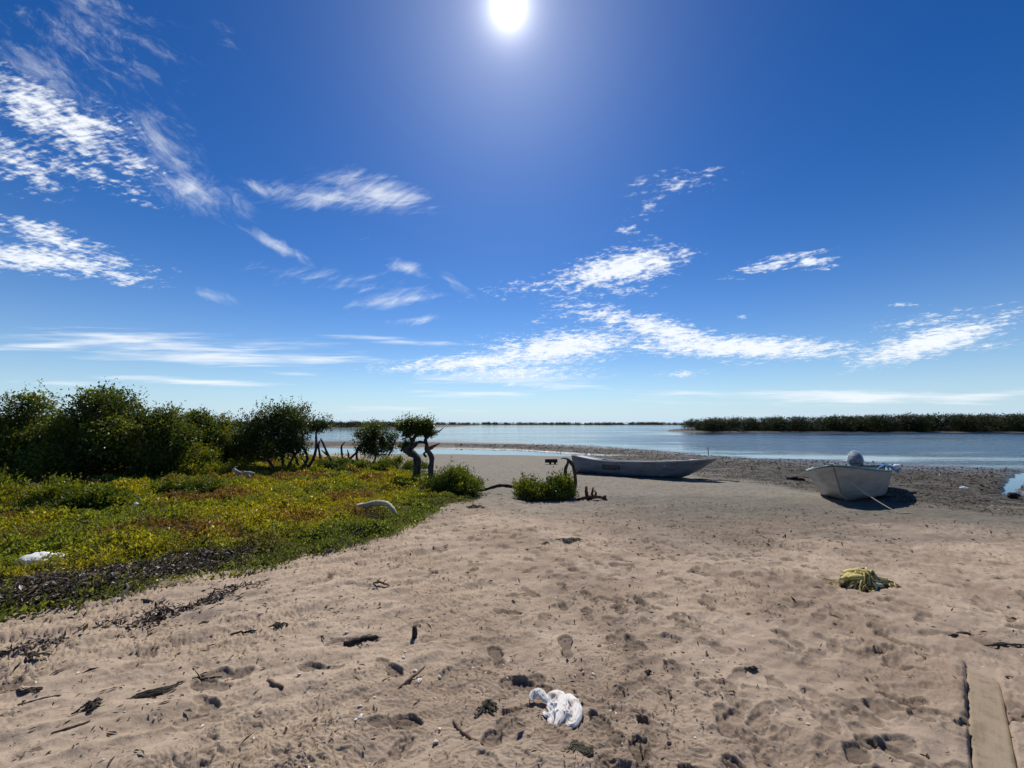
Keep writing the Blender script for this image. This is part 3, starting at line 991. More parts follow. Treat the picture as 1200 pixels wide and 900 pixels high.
def sand_litter():
    rg = np.random.default_rng(91)
    n = 46000
    r = 1.4 * (11 / 1.4) ** rg.random(n); a = rg.uniform(-R(58), R(58), n)
    x = np.sin(a) * r; y = np.cos(a) * r
    dens = .22 + .5 * ss(fbm(x * .8, y * .9, 4), -.05, .35) + .35 * (1 - ss(x, -2.5, .5)) + .5 * ss(y - .2 * np.abs(x - 3), 4.6, 6.2) * ss(x, .2, 2.2)
    ok = (rg.random(n) < dens * .65) & (veg_mask(x, y) < .1)
    x = x[ok]; y = y[ok]; r = r[ok]
    pal = np.array([(.040, .028, .020), (.075, .05, .035), (.13, .09, .06), (.55, .50, .43)])
    k = rg.choice(4, len(x), p=[.48, .30, .175, .045])
    c = pal[k] * rg.uniform(.7, 1.3, len(x))[:, None]
    ln = (.006 + .0045 * r) * rg.lognormal(0, .5, len(x)); ln = np.clip(ln, .004, .09); ln = np.where(k == 3, np.minimum(ln, .022), ln)
    wd = ln * np.where(k == 3, rg.uniform(.5, .8, len(x)), rg.uniform(.08, .35, len(x)))
    o = flakes('sand_litter', x, y, .004, ln, wd, c, M['litter'], rg, .18, .03)
    tag(o, 'tiny dark twigs, weed bits and shell chips strewn over the sand', 'litter', kind='stuff')
    # tufts of weed lying all over the mud flat
    n = 150000
    r = 8.5 * (40 / 8.5) ** rg.random(n); a = rg.uniform(-R(8), R(62), n)
    x = np.sin(a) * r; y = np.cos(a) * r
    edge = np.interp(x, MUDX, MUDY)
    t = y - np.interp(x, SHX, SHY)
    q = fbm(x * 1.3, y * 2.2, 3)
    ok = (y > edge - .5 + q + rg.exponential(1.0, n) - 1.0) & (t < -.5) & (q > -.15) & (base_h(x, y) > WATER + .012)
    x = x[ok]; y = y[ok]; r = r[ok]
    pal = np.array([(.022, .02, .012), (.045, .04, .022), (.09, .075, .05), (.40, .38, .34)])
    k = rg.choice(4, len(x), p=[.42, .34, .19, .05]); c = pal[k] * rg.uniform(.7, 1.3, len(x))[:, None]
    ln = .0036 * r ** .9 * rg.lognormal(0, .4, len(x))
    o = flakes('mud_flat_weed', x, y, .006, ln, ln * rg.uniform(.25, .6, len(x)), c, M['weed'], rg, .25, .12)
    tag(o, 'dark seagrass scraps and shell bits covering the mud flat', 'seaweed', kind='stuff')


sand_litter()

# ------------------------------------------------------------------ distant wooded shores (each reads as one mass)
PAL_FAR = [(.012, .022, .008), (.022, .036, .011), (.034, .050, .014), (.05, .065, .018)]


def wood(name, pts, h, nper, size, seed, label, depth=10., r=2.0, pal=PAL_FAR):
    rg = np.random.default_rng(seed); bl = []
    for i in range(len(pts) - 1):
        (x0, y0), (x1, y1) = pts[i], pts[i + 1]; L = math.hypot(x1 - x0, y1 - y0); m = max(1, int(L / (r * .30)))
        for k in range(m):
            t = rg.random(); hh = h(x0 + (x1 - x0) * t) if callable(h) else h
            for lay in range(2):
                s = rg.uniform(.65, 1.2) * min(r, hh * .5)
                zt = (hh - s * .7) * rg.uniform(.86, 1.0) if lay else s * .5 * rg.uniform(.8, 1.4)
                bl.append((x0 + (x1 - x0) * t + rg.normal(0, 1), y0 + (y1 - y0) * t + depth * rg.random() ** 1.4, -.3 + max(zt, s * .5), s * 1.25, s * 1.1, s * .85))
    me = crown_mesh(name, bl, nper, size, seed, pal, .32, .5, -.6, clump=4, zmin=-.35, upright=-.1, tips=0)
    tag(link(name, me, M['farleaf']), label, 'woodland', kind='stuff')


wood('mangrove_island', [(50, 105), (62, 103), (90, 102), (130, 99), (200, 97)], lambda x: float(np.interp(x, [44, 50, 60, 90, 110, 140, 200], [2.6, 3.2, 3.5, 4.0, 4.4, 4.2, 4.4])), 260000, .33, 101,
     'long dark mangrove island across the water on the right', 14, 1.7)
wood('far_shore_wood', [(-330, 215), (-200, 208), (-120, 200), (-84, 196), (-60, 194), (-44, 198)], lambda x: float(np.interp(x, [-330, -90, -60, -44], [3.4, 3.2, 2.9, 2.0])), 90000, .6, 102,
     'thin dark line of woodland on the far left shore', 24, 2.0)
wood('horizon_wood', [(-560, 700), (-300, 690), (0, 690), (300, 690), (420, 680), (700, 700)], lambda x: 4.6 + 1.6 * float(perlin(np.array([x / 60.]), np.array([.4]))[0]), 150000, 1.1, 103,
     'faint strip of trees along the horizon behind the lagoon', 40, 3.6)

# ------------------------------------------------------------------ boats
def hull_mesh(name, L, B, h0, hb, hs=0., rake=.14, thick=.035, ns=30, vee=.10, sag=1.0):
    """open lofted hull: x from stern (0) to bow (L)"""
    T = [0, .14, .30, .48, .62, .74, .86, 1.0]
    V = []; sheer = []; keel = []
    for i in range(ns + 1):
        s = i / ns
        b = B / 2 * (.80 + .20 * math.sin(PI * min(s / .85, 1)) ** .8)
        if s > .5: b *= max(1 - ((s - .5) / .5) ** 2.4, 0) ** .62
        zs = h0 + (hb - h0) * s ** 2.6 + hs * max(0, 1 - s / .26) ** 1.5
        zk = .55 * hb * max(0, (s - .72) / .28) ** 2.2 * .55
        h = zs - zk
        row = []
        for sd in (-1, 1):
            for t in T:
                # bottom to the chine, then the flared side
                if t <= .30: w = .78 * (t / .30); z = vee * (t / .30) * (1 + 2.5 * s ** 3)
                else: u = (t - .30) / .70; w = .78 + .22 * u ** (.8 + .6 * s); z = vee * (1 + 2.5 * s ** 3) + (1 - vee * (1 + 2.5 * s ** 3)) * u
                w *= (1 - (1 - t) * .55 * s ** 5)
                x = s * (L * (1 - rake) + L * rake * (z ** .9 if s > .0 else 0)) - (.10 * z if s == 0 else .10 * z * (1 - s) ** 6)
                row.append((x, sd * b * w, zk + h * z))
        V.append(row)
        sheer.append((row[len(T) - 1], row[-1])); keel.append(row[0])
    nT = len(T); vs = []; fs = []
    idx = {}
    for i, row in enumerate(V):
        # one continuous strip: port gunwale ... keel ... starboard gunwale
        strip = [row[k] for k in range(nT - 1, -1, -1)] + [row[nT + k] for k in range(1, nT)]
        for j, p in enumerate(strip): idx[i, j] = len(vs); vs.append(p)
    m = 2 * nT - 1
    for i in range(ns):
        for j in range(m - 1):
            fs.append((idx[i, j], idx[i + 1, j], idx[i + 1, j + 1], idx[i, j + 1]))
    for j in range(nT - 1):                           # transom
        a, b2, c, d = idx[0, j], idx[0, j + 1], idx[0, m - 2 - j], idx[0, m - 1 - j]
        fs.append((a, b2, c, d) if b2 != c else (a, b2, d))
    me = bpy.data.meshes.new(name); me.from_pydata(vs, [], fs); me.validate()
    for p in me.polygons: p.use_smooth = True
    me.update()
    return me, sheer, keel


def edge_split(o, ang=32):
    md = o.modifiers.new('split', 'EDGE_SPLIT'); md.split_angle = R(ang)


def boat(name, loc, rot, label, L, B, h0, hb, mats, benches, hs=0., deck=.78, rake=.14, aft_deck=None):
    e = empty(name, loc, label, 'boat', rot)
    me, sheer, keel = hull_mesh('hull', L, B, h0, hb, hs, rake)
    h = link('hull', me, mats[0], e); sd = h.modifiers.new('thick', 'SOLIDIFY'); sd.thickness = .035; sd.offset = -1
    edge_split(h)
    mb = MB()
    for k in (0, 1):
        mb.tube([Vector(q[k]) + Vector((0, (1 if k else -1) * .006, .004)) for q in sheer], .030, 7)
    a, b = Vector(sheer[0][0]), Vector(sheer[0][1]); mb.tube([a, a.lerp(b, .5) + Vector((0, 0, -.0)), b], .030, 7)
    mb.obj('gunwale', mats[1], e)
    mk = MB(); mk.tube([Vector(k) + Vector((0.012, 0, -.010)) for k in keel], .035, 8)
    mk.obj('keel', mats[0], e)
    ns = len(sheer) - 1
    for s in benches:
        q = sheer[int(s * ns)]; x = q[0][0]; w = abs(q[0][1]) * 2 * .93; z = q[0][2] - .13
        m = MB(); m.box((x, 0, z), (.26, w, .045)); o = m.obj('bench', mats[2], e, False)
    # decked bow
    md = MB(); i0 = int(deck * ns); b0 = 0
    for i in range(i0, ns + 1):
        p, q = Vector(sheer[i][0]), Vector(sheer[i][1])
        for t in (0.02, .25, .5, .75, .98):
            c = p.lerp(q, t); md.v.append((c.x, c.y, c.z - .02 + .05 * math.sin(PI * t) * (1 - (i - i0) / (ns - i0 + 1))))
    for i in range(ns - i0):
        for j in range(4): a = i * 5 + j; md.f.append((a, a + 1, a + 6, a + 5))
    d = md.obj('bow_deck', mats[3], e); s2 = d.modifiers.new('thick', 'SOLIDIFY'); s2.thickness = .02
    if aft_deck:
        md = MB(); i1 = int(aft_deck * ns)
        for i in range(0, i1 + 1):
            p, q = Vector(sheer[i][0]), Vector(sheer[i][1])
            for t in (.02, .5, .98): c = p.lerp(q, t); md.v.append((c.x, c.y, c.z - .015))
        for i in range(i1):
            for j in range(2): a = i * 3 + j; md.f.append((a, a + 1, a + 4, a + 3))
        d = md.obj('stern_deck', mats[3], e); s2 = d.modifiers.new('thick', 'SOLIDIFY'); s2.thickness = .02
    # floor boards
    mf = MB(); mf.box((L * .36, 0, .11), (L * .62, B * .60, .02)); mf.obj('floor_board', mats[2], e, False)
    return e, sheer


# old grey skiff, stern at left, bow to the right
pa = at(679, 552.5); pb = at(808, 561.0)
d = pb - pa; ang = math.atan2(d.y, d.x); kl = math.hypot(d.x, d.y)
OLD_L = kl / .83
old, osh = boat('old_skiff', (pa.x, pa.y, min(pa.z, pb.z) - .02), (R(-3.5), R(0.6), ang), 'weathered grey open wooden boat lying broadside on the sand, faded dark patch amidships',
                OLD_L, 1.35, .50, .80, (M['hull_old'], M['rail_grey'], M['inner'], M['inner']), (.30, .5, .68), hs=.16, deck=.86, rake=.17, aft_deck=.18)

# white panga seen bow-on
STEM = at(989, 589); STERN2 = Vector((STEM.x + 3.25, STEM.y + 3.35, 0))
sx, sy = STERN2.x, STERN2.y
a2 = math.atan2(STEM.y - sy, STEM.x - sx)
PL = math.hypot(STEM.x - sx, STEM.y - sy) / .90
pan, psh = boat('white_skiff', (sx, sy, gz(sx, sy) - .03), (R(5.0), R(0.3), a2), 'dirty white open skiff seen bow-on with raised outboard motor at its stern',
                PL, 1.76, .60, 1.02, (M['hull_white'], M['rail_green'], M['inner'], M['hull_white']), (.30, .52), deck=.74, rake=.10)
# white strip paints sunlight along the port bow rail; then the bow fitting
mb = MB(); ns = len(psh) - 1
mb.tube([Vector(psh[i][0]) + Vector((0, -.005, .036)) for i in range(int(.50 * ns), int(.93 * ns))], .022, 6)
mb.obj('sunlit_rail_strip', M['rail_sunlit'], pan)
mb = MB(); mb.tube([Vector((PL - .22, 0, .95)), Vector((PL - .22, 0, 1.07))], .028, 8); mb.tube([Vector((PL - .22, -.09, 1.045)), Vector((PL - .22, .09, 1.045))], .018, 7); mb.obj('mooring_bitt', M['metal'], pan)


def outboard(parent):
    e = bpy.data.objects.new('outboard_motor', None); COL.objects.link(e); e.parent = parent
    e.location = (-.20, .0, .53); e.rotation_euler = (0, R(-28), 0); e.scale = (.92, .94, 1.02)
    mb = MB()
    # cowling: rounded superellipse hood, tilted up
    nu, nv = 24, 14
    for j in range(nv + 1):
        t = j / nv; z = .10 + .46 * t
        k = (1 - max(0, (t - .40) / .60) ** 2.3) ** .5 if t < 1 else .02
        k *= 1 - .16 * t ** 2
        k *= .82 + .18 * min(1, t / .2)
        for i in range(nu):
            a = 2 * PI * i / nu; ca, sa = math.cos(a), math.sin(a)
            f = (abs(ca) ** 2.6 + abs(sa) ** 2.6) ** (-1 / 2.6)
            mb.v.append((ca * f * .27 * k - .03 * t, sa * f * .20 * k, z))
    for j in range(nv):
        for i in range(nu):
            a = j * nu + i; c = j * nu + (i + 1) % nu; mb.f.append((a, c, c + nu, a + nu))
    mb.f.append(tuple(range(nu))[::-1]); mb.f.append(tuple(nv * nu + i for i in range(nu)))
    mb.obj('cowling', M['cowl'], e)
    mc2 = MB(); mc2.box((-.01, 0, .112), (.46, .33, .03)); mc2.obj('cowling_band', M['metal'], e, False)
    mw = MB()
    pts = []
    for k in range(15):
        a = PI * k / 14; pts.append(Vector((.02 + .0 * k, math.cos(a) * .208, .20 + math.sin(a) * .375)))
    mw.tube(pts, .030, 6); mw.obj('cowling_lit_rim', M['cowl_lit'], e)  # white rim puts the sunlit edge of the cowling into colour
    ml = MB(); ml.box((0, 0, -.12), (.17, .10, .46)); ml.box((-.02, 0, -.50), (.24, .05, .34)); ml.box((.0, 0, -.36), (.34, .18, .02)); ml.tube([(-.16, 0, -.60), (0, 0, -.60), (.16, 0, -.60)], [.03, .055, .02], 10)
    ml.obj('lower_unit', M['metal'], e, False)
    mt = MB(); mt.tube([(.16, 0, .12), (.42, .02, .16), (.62, .03, .17)], [.02, .018, .024], 8); mt.obj('tiller', M['metal'], e)
    mc = MB(); mc.box((.17, 0, -.04), (.08, .24, .22)); mc.obj('clamp_bracket', M['metal'], e, False)
    return e


outboard(pan)


def tarp():
    # bundle hung over the starboard quarter: world position from the gunwale
    bpy.context.view_layer.update()
    i = int(.16 * ns); p = pan.matrix_world @ Vector(psh[i][1])
    e_loc = p + Vector((-.05, 0, -.01))
    mb = MB()
    nx, ny = 26, 18
    for j in range(ny + 1):
        for k in range(nx + 1):
            u = k / nx - .5; v = j / ny - .5
            x = u * .62; y = v * .50
            z = .10 * math.exp(-(v / .25) ** 2) + .06 * float(fbm(np.array([u * 5 + 3]), np.array([v * 5]), 3)[0]) - .22 * max(0, abs(v) - .22)
            mb.v.append((x, y, z))
    for j in range(ny):
        for k in range(nx): a = j * (nx + 1) + k; mb.f.append((a, a + 1, a + nx + 2, a + nx + 1))
    o = mb.obj('blue_tarpaulin', M['blue'], None, True, e_loc, (0, 0, a2))
    s2 = o.modifiers.new('thick', 'SOLIDIFY'); s2.thickness = .012
    tag(o, 'crumpled blue tarpaulin draped over the stern side of the white skiff', 'tarpaulin')
    m2 = MB(); q = p + Vector((.17, -.10, .06)); m2.blob((0, 0, 0), (.11, .08, .055), 14, 10, .12, 2., 4.)
    o = m2.obj('plastic_jug', M['plastic'], None, True, q)
    m2 = MB(); m2.tube([(.10, 0, .0), (.15, 0, .015)], [.03, .026], 10); m2.obj('jug_cap', M['blue'], o)
    tag(o, 'small white plastic jug resting on the blue tarpaulin', 'jug')


tarp()


def ropes():
    bpy.context.view_layer.update()
    b = pan.matrix_world @ Vector((PL - .30, -.09, .72)); b = pan.matrix_world @ Vector((PL * .955, .10, .78))
    g = at(1053, 601.5)
    pts = []
    for i in range(25):
        t = i / 24; p = b.lerp(g, t); p.z -= .05 * math.sin(PI * t); pts.append(p - b)
    gz2 = gz(g.x + .18, g.y - .05)
    pts.append(Vector((g.x + .18, g.y - .05, gz2 + .006)) - b)
    mb = MB(); mb.tube(pts, .011, 6); o = mb.obj('anchor_rope', M['rope'], None, True, b)
    tag(o, 'pale taut rope running from the skiff bow down to the sand', 'rope')
    # thin dark streak along the sand from the old skiff
    bow = old.matrix_world @ Vector((OLD_L * .86, 0, .02)); g2 = at(866, 564.5)
    bow.z = gz(bow.x, bow.y) + .02
    pts = [Vector((bow.lerp(g2, i / 12).x, bow.lerp(g2, i / 12).y + .05 * math.sin(i), 0)) for i in range(13)]
    pts = [Vector((p.x, p.y, gz(p.x, p.y) + .012)) - bow for p in pts]
    mb = MB(); mb.tube(pts, .018, 6); o = mb.obj('dark_streak', M['dark_wood'], None, True, bow)
    tag(o, 'thin dark streak lying on the sand by the old grey boat bow', 'rope')


ropes()

# ------------------------------------------------------------------ things left on the beach
def white_rag():
    p = at(652, 838); p.z += .0
    mb = MB()
    rg = random.Random(4)
    def swathe(q, w, h, seed, pleat=5):
        pts = curve([(x, y, z) for x, y, z in q], 26); n = 15; b = len(mb.v); m = len(pts)
        for i, c in enumerate(pts):
            d = (pts[min(i + 1, m - 1)] - pts[max(i - 1, 0)]).normalized(); s = d.cross(Vector((0, 0, 1))).normalized()
            t = i / (m - 1); e = math.sin(PI * min(max(t, .06), .94)) ** .45
            for j in range(n):
                u = j / (n - 1) * 2 - 1
                k = 1 + .14 * float(fbm(np.array([t * 4 + seed]), np.array([u * 2.]), 2)[0])
                z = h * e * (1 - abs(u) ** 2.2) + .006 * math.cos(u * pleat * 2.4 + seed + t * 5) * (1 - u * u) + .014 * (.5 - abs(float(perlin(np.array([t * 9 + seed + u * 3]), np.array([u * 4.5 - t * 3]))[0])) * 2) * e
                mb.v.append(tuple(c + s * (u * w * e * k) + Vector((0, 0, max(z, 0.0)))))
        for i in range(m - 1):
            for j in range(n - 1): a = b + i * n + j; mb.f.append((a, a + 1, a + n + 1, a + n))
    # twisted end, main round fold, loop on the right, tail curling below
    swathe([(-.155, .09, .004), (-.135, .13, .03), (-.09, .128, .040), (-.055, .085, .02), (-.03, .05, .01)], .034, .034, 1, 6)
    swathe([(-.04, .02, .0), (-.03, .10, .02), (.03, .115, .03), (.055, .06, .03), (.03, -.02, .025), (.0, -.10, .015), (-.035, -.145, .0)], .040, .040, 2, 8)
    swathe([(.05, .10, .01), (.105, .085, .025), (.135, .02, .02), (.125, -.06, .01), (.08, -.13, .0), (.04, -.12, .0)], .038, .034, 4, 7)
    swathe([(-.085, -.01, .0), (-.075, -.05, .012), (-.05, -.075, .01), (-.06, -.12, .0), (-.035, -.145, .0)], .022, .02, 6, 4)
    # the crumpled body of the cloth
    b = len(mb.v); N = 64
    X_, Y_ = np.meshgrid(np.linspace(-1, 1, N), np.linspace(-1, 1, N))
    wx = X_ + .22 * fbm(X_ * 1.7 + 3, Y_ * 1.7, 3); wy = Y_ + .22 * fbm(X_ * 1.7 + 9, Y_ * 1.7 + 4, 3)
    rr = np.hypot(wx, wy) * (1 + .16 * np.sin(3 * np.arctan2(Y_, X_) + 1))
    rid = (1 - np.abs(fbm(wx * 2.1 + 4, wy * 2.1 + 2, 3)) * 1.9); rid2 = (1 - np.abs(perlin(wx * 5.3 + wy * 2, wy * 4.1 + 8)) * 2)
    zz = (.012 + .032 * rid + .020 * rid2) * (1 - ss(rr, .55, 1.02)) - .008 * ss(rr, .9, 1.1)
    for p_, q_, z_ in zip((.03 + wx * .092).ravel(), (.01 + wy * .125).ravel(), zz.ravel()): mb.v.append((p_, q_, z_))
    cell = (rr[:-1, :-1] < 1.0)
    for jj in range(N - 1):
        for ii in range(N - 1):
            if cell[jj, ii]: a = b + jj * N + ii; mb.f.append((a, a + 1, a + N + 1, a + N))
    o = mb.obj('white_rag', M['rag'], None, True, (p.x, p.y, p.z + .004), (0, 0, .08)); o.scale = (.84, .84, .62)
    s2 = o.modifiers.new('thick', 'SOLIDIFY'); s2.thickness = .004
    tag(o, 'crumpled twisted white cloth rag lying on the foreground sand', 'rag')


white_rag()


def tangle(name, p, w, d, h, n, pal, label, cat, seed, rad=.006, mat='net', rz=0.):
    rg = np.random.default_rng(seed); V = []; Fs = []; C = []
    e = MB()
    for k in range(n):
        sp = .62 if (k % 4 == 0 and mat == 'net') else .42; u = rg.normal(0, sp); v = rg.normal(0, sp)
        a = rg.uniform(0, 2 * PI); L = rg.uniform(.25, .8) * w * .6
        pts = []
        for i in range(7):
            t = i / 6 - .5; uu = u * w / 2 + math.cos(a) * L * t + .03 * w * math.sin(5 * t + k); vv = v * d / 2 + math.sin(a) * L * t * d / w + .03 * d * math.cos(6 * t + k)
            q = (uu / (w / 2)) ** 2 + (vv / (d / 2)) ** 2
            vv += .22 * d * math.sin(uu / w * 7 + seed); lump = max(.12, .70 + 1.1 * float(fbm(np.array([uu / w * 5 + seed]), np.array([vv / w * 5]), 2)[0]))
            zz = h * max(0, 1 - min(q, 1)) ** .55 * lump * rg.uniform(.85, 1.05)
            pts.append((uu, vv, zz + rad))
        b = len(e.v); e.tube(pts, rad * rg.uniform(.6, 1.4), 5, .2, int(k)); c = np.array(pal[rg.integers(len(pal))]) * rg.uniform(.7, 1.3)
        C += [c] * (len(e.v) - b)
    me = e.mesh(name)
    at_ = me.attributes.new('col', 'FLOAT_COLOR', 'POINT'); at_.data.foreach_set('color', np.concatenate([np.array(C), np.ones((len(C), 1))], 1).astype(np.float32).ravel())
    o = link(name, me, M[mat], None, (p.x, p.y, p.z), (0, 0, rz))
    if label: tag(o, label, cat)
    return o


def yellow_net():
    p = at(1016, 685)
    o = tangle('yellow_net', p, .56, .36, .145, 260, [(.48, .37, .09), (.56, .45, .16), (.36, .26, .08), (.20, .15, .05), (.13, .12, .05), (.45, .42, .28)], 'tangled heap of yellow fishing net on the sand before the white skiff', 'fishing net', 7, .0075)
    mb = MB(); mb.blob((-.02, 0, .035), (.22, .13, .06), 26, 16, .30, 2.6, 3.2, 0.0)
    mb.obj('folded_core', m_plain('net_core', (.13, .11, .035), (.05, .05, .025), 14, .8), o)
    m2 = MB(); m2.blob((.0, -.10, .05), (.075, .035, .028), 16, 10, .2, 3., 1.5); m2.obj('pale_float', m_plain('pale_green_float', (.42, .44, .34), (.32, .33, .24), 9, .6), o)
    m3 = MB()
    for k, (x0, y0, w) in enumerate(((-.16, -.02, .13), (-.10, .0, .16), (-.12, -.07, .12), (-.05, .04, .15))):
        m3.blob((x0, y0, .09 + .012 * k), (w, .045, .035), 16, 10, .2, 3., 2. + k)
    m3.obj('yellow_fold', m_plain('yellow_sheet', (.55, .46, .17), (.40, .31, .08), 12, .7), o)


yellow_net()


def sheet_bag(px, py, w, d, h, seed, label, name, cat, mat='plastic', knot=True, rz=0.):
    p = at(px, py); mb = MB()
    mb.blob((0, 0, h * .42), (w * .5, d * .5, h * .58), 34, 18, .16, 2.2, seed, 0.0)
    o = mb.obj(name, M[mat], None, True, (p.x, p.y, p.z + .02), (0, 0, rz))
    if knot:
        m2 = MB(); m2.blob((w * .52, 0, h * .62), (w * .14, d * .22, h * .34), 16, 10, .25, 3., seed + 2); m2.obj('knotted_end', M[mat], o)
    tag(o, label, cat); return o


sheet_bag(44, 666, .36, .24, .13, 2.1, 'white plastic bag lying on the leaf drift at the left', 'plastic_bag', 'bag', rz=.1)


def small_litter():
    # upright scrap of white plastic
    p = at(157, 605); mb = MB(); mb.blob((0, 0, .085), (.055, .045, .10), 18, 14, .18, 2.4, 5., .0); mb.blob((.02, 0, .17), (.035, .03, .03), 12, 8, .2, 2., 1.)
    tag(mb.obj('plastic_scrap', M['plastic'], None, True, p), 'small upright white plastic scrap standing in the rust-coloured ground cover', 'litter')
    p = at(1130, 574); mb = MB(); mb.blob((0, 0, .04), (.13, .06, .05), 16, 10, .25, 2.5, 8., 0.); tag(mb.obj('plastic_scrap', M['plastic'], None, True, p), 'white scrap lying on the dark mud near the narrow water channel', 'litter')
    p = at(1187, 584); mb = MB(); mb.blob((0, 0, .06), (.11, .08, .09), 14, 10, .3, 2.5, 9., 0.); tag(mb.obj('mud_clod', M['dark_wood'], None, True, p), 'black clod at the near end of the narrow water channel', 'clod')
    p = at(313, 604); mb = MB(); mb.blob((0, 0, .05), (.16, .12, .07), 18, 12, .2, 2.2, 12., 0.); tag(mb.obj('pale_stone', m_plain('pinkish_stone', (.36, .29, .26), (.24, .18, .17), 9, .85), None, True, p), 'pale pinkish stone half hidden in the green ground cover', 'stone')
    p = at(33, 577); mb = MB(); mb.box((0, 0, .11), (.14, .05, .30), .4, .9); tag(mb.obj('grey_board', M['grey_wood'], None, False, p), 'short grey weathered board leaning at the thicket edge', 'board')
    p = at(506, 588); mb = MB(); mb.blob((0, 0, .015), (.06, .04, .025), 12, 8, .2, 2., 15., 0.); tag(mb.obj('red_scrap', m_plain('red_plastic', (.42, .05, .04), (.30, .04, .03), 9, .5), None, True, p), 'small red scrap at the tip of the green carpet', 'litter')


small_litter()


def stick(px0, py0, px1, py1, r, mat, label, name='driftwood_stick', cat='stick', bow=0., lift=0., rise=0., seed=0, forks=0):
    a = at(px0, py0); b = at(px1, py1); base = Vector((a.x, a.y, a.z)); rg = random.Random(seed + 5)
    pts = []
    n = 12
    sd = Vector((-(b - a).y, (b - a).x, 0))
    for i in range(n):
        t = i / (n - 1); q = a.lerp(b, t) + sd * bow * math.sin(PI * t)
        q.z = gz(q.x, q.y) * .5 + q.z * .5 + r * .55 + lift * math.sin(PI * t) + rise * t
        q += Vector((rg.uniform(-1, 1), rg.uniform(-1, 1), rg.uniform(-.4, .4))) * r * .5
        pts.append(q - base)
    mb = MB(); mb.tube(pts, lerp_list([r * .7, r, r * .9, r * .55], n), 8, .22, seed)
    for k in range(forks):
        i = rg.randint(3, 9); d = Vector((rg.uniform(-1, 1), rg.uniform(-1, 1), rg.uniform(.3, 1))).normalized() * (b - a).length * rg.uniform(.2, .45)
        mb.tube([pts[i], pts[i] + d * .5 + Vector((0, 0, r)), pts[i] + d], [r * .6, r * .45, r * .2], 6, .2, seed + k)
    return tag(mb.obj(name, M[mat], None, True, base), label, cat)


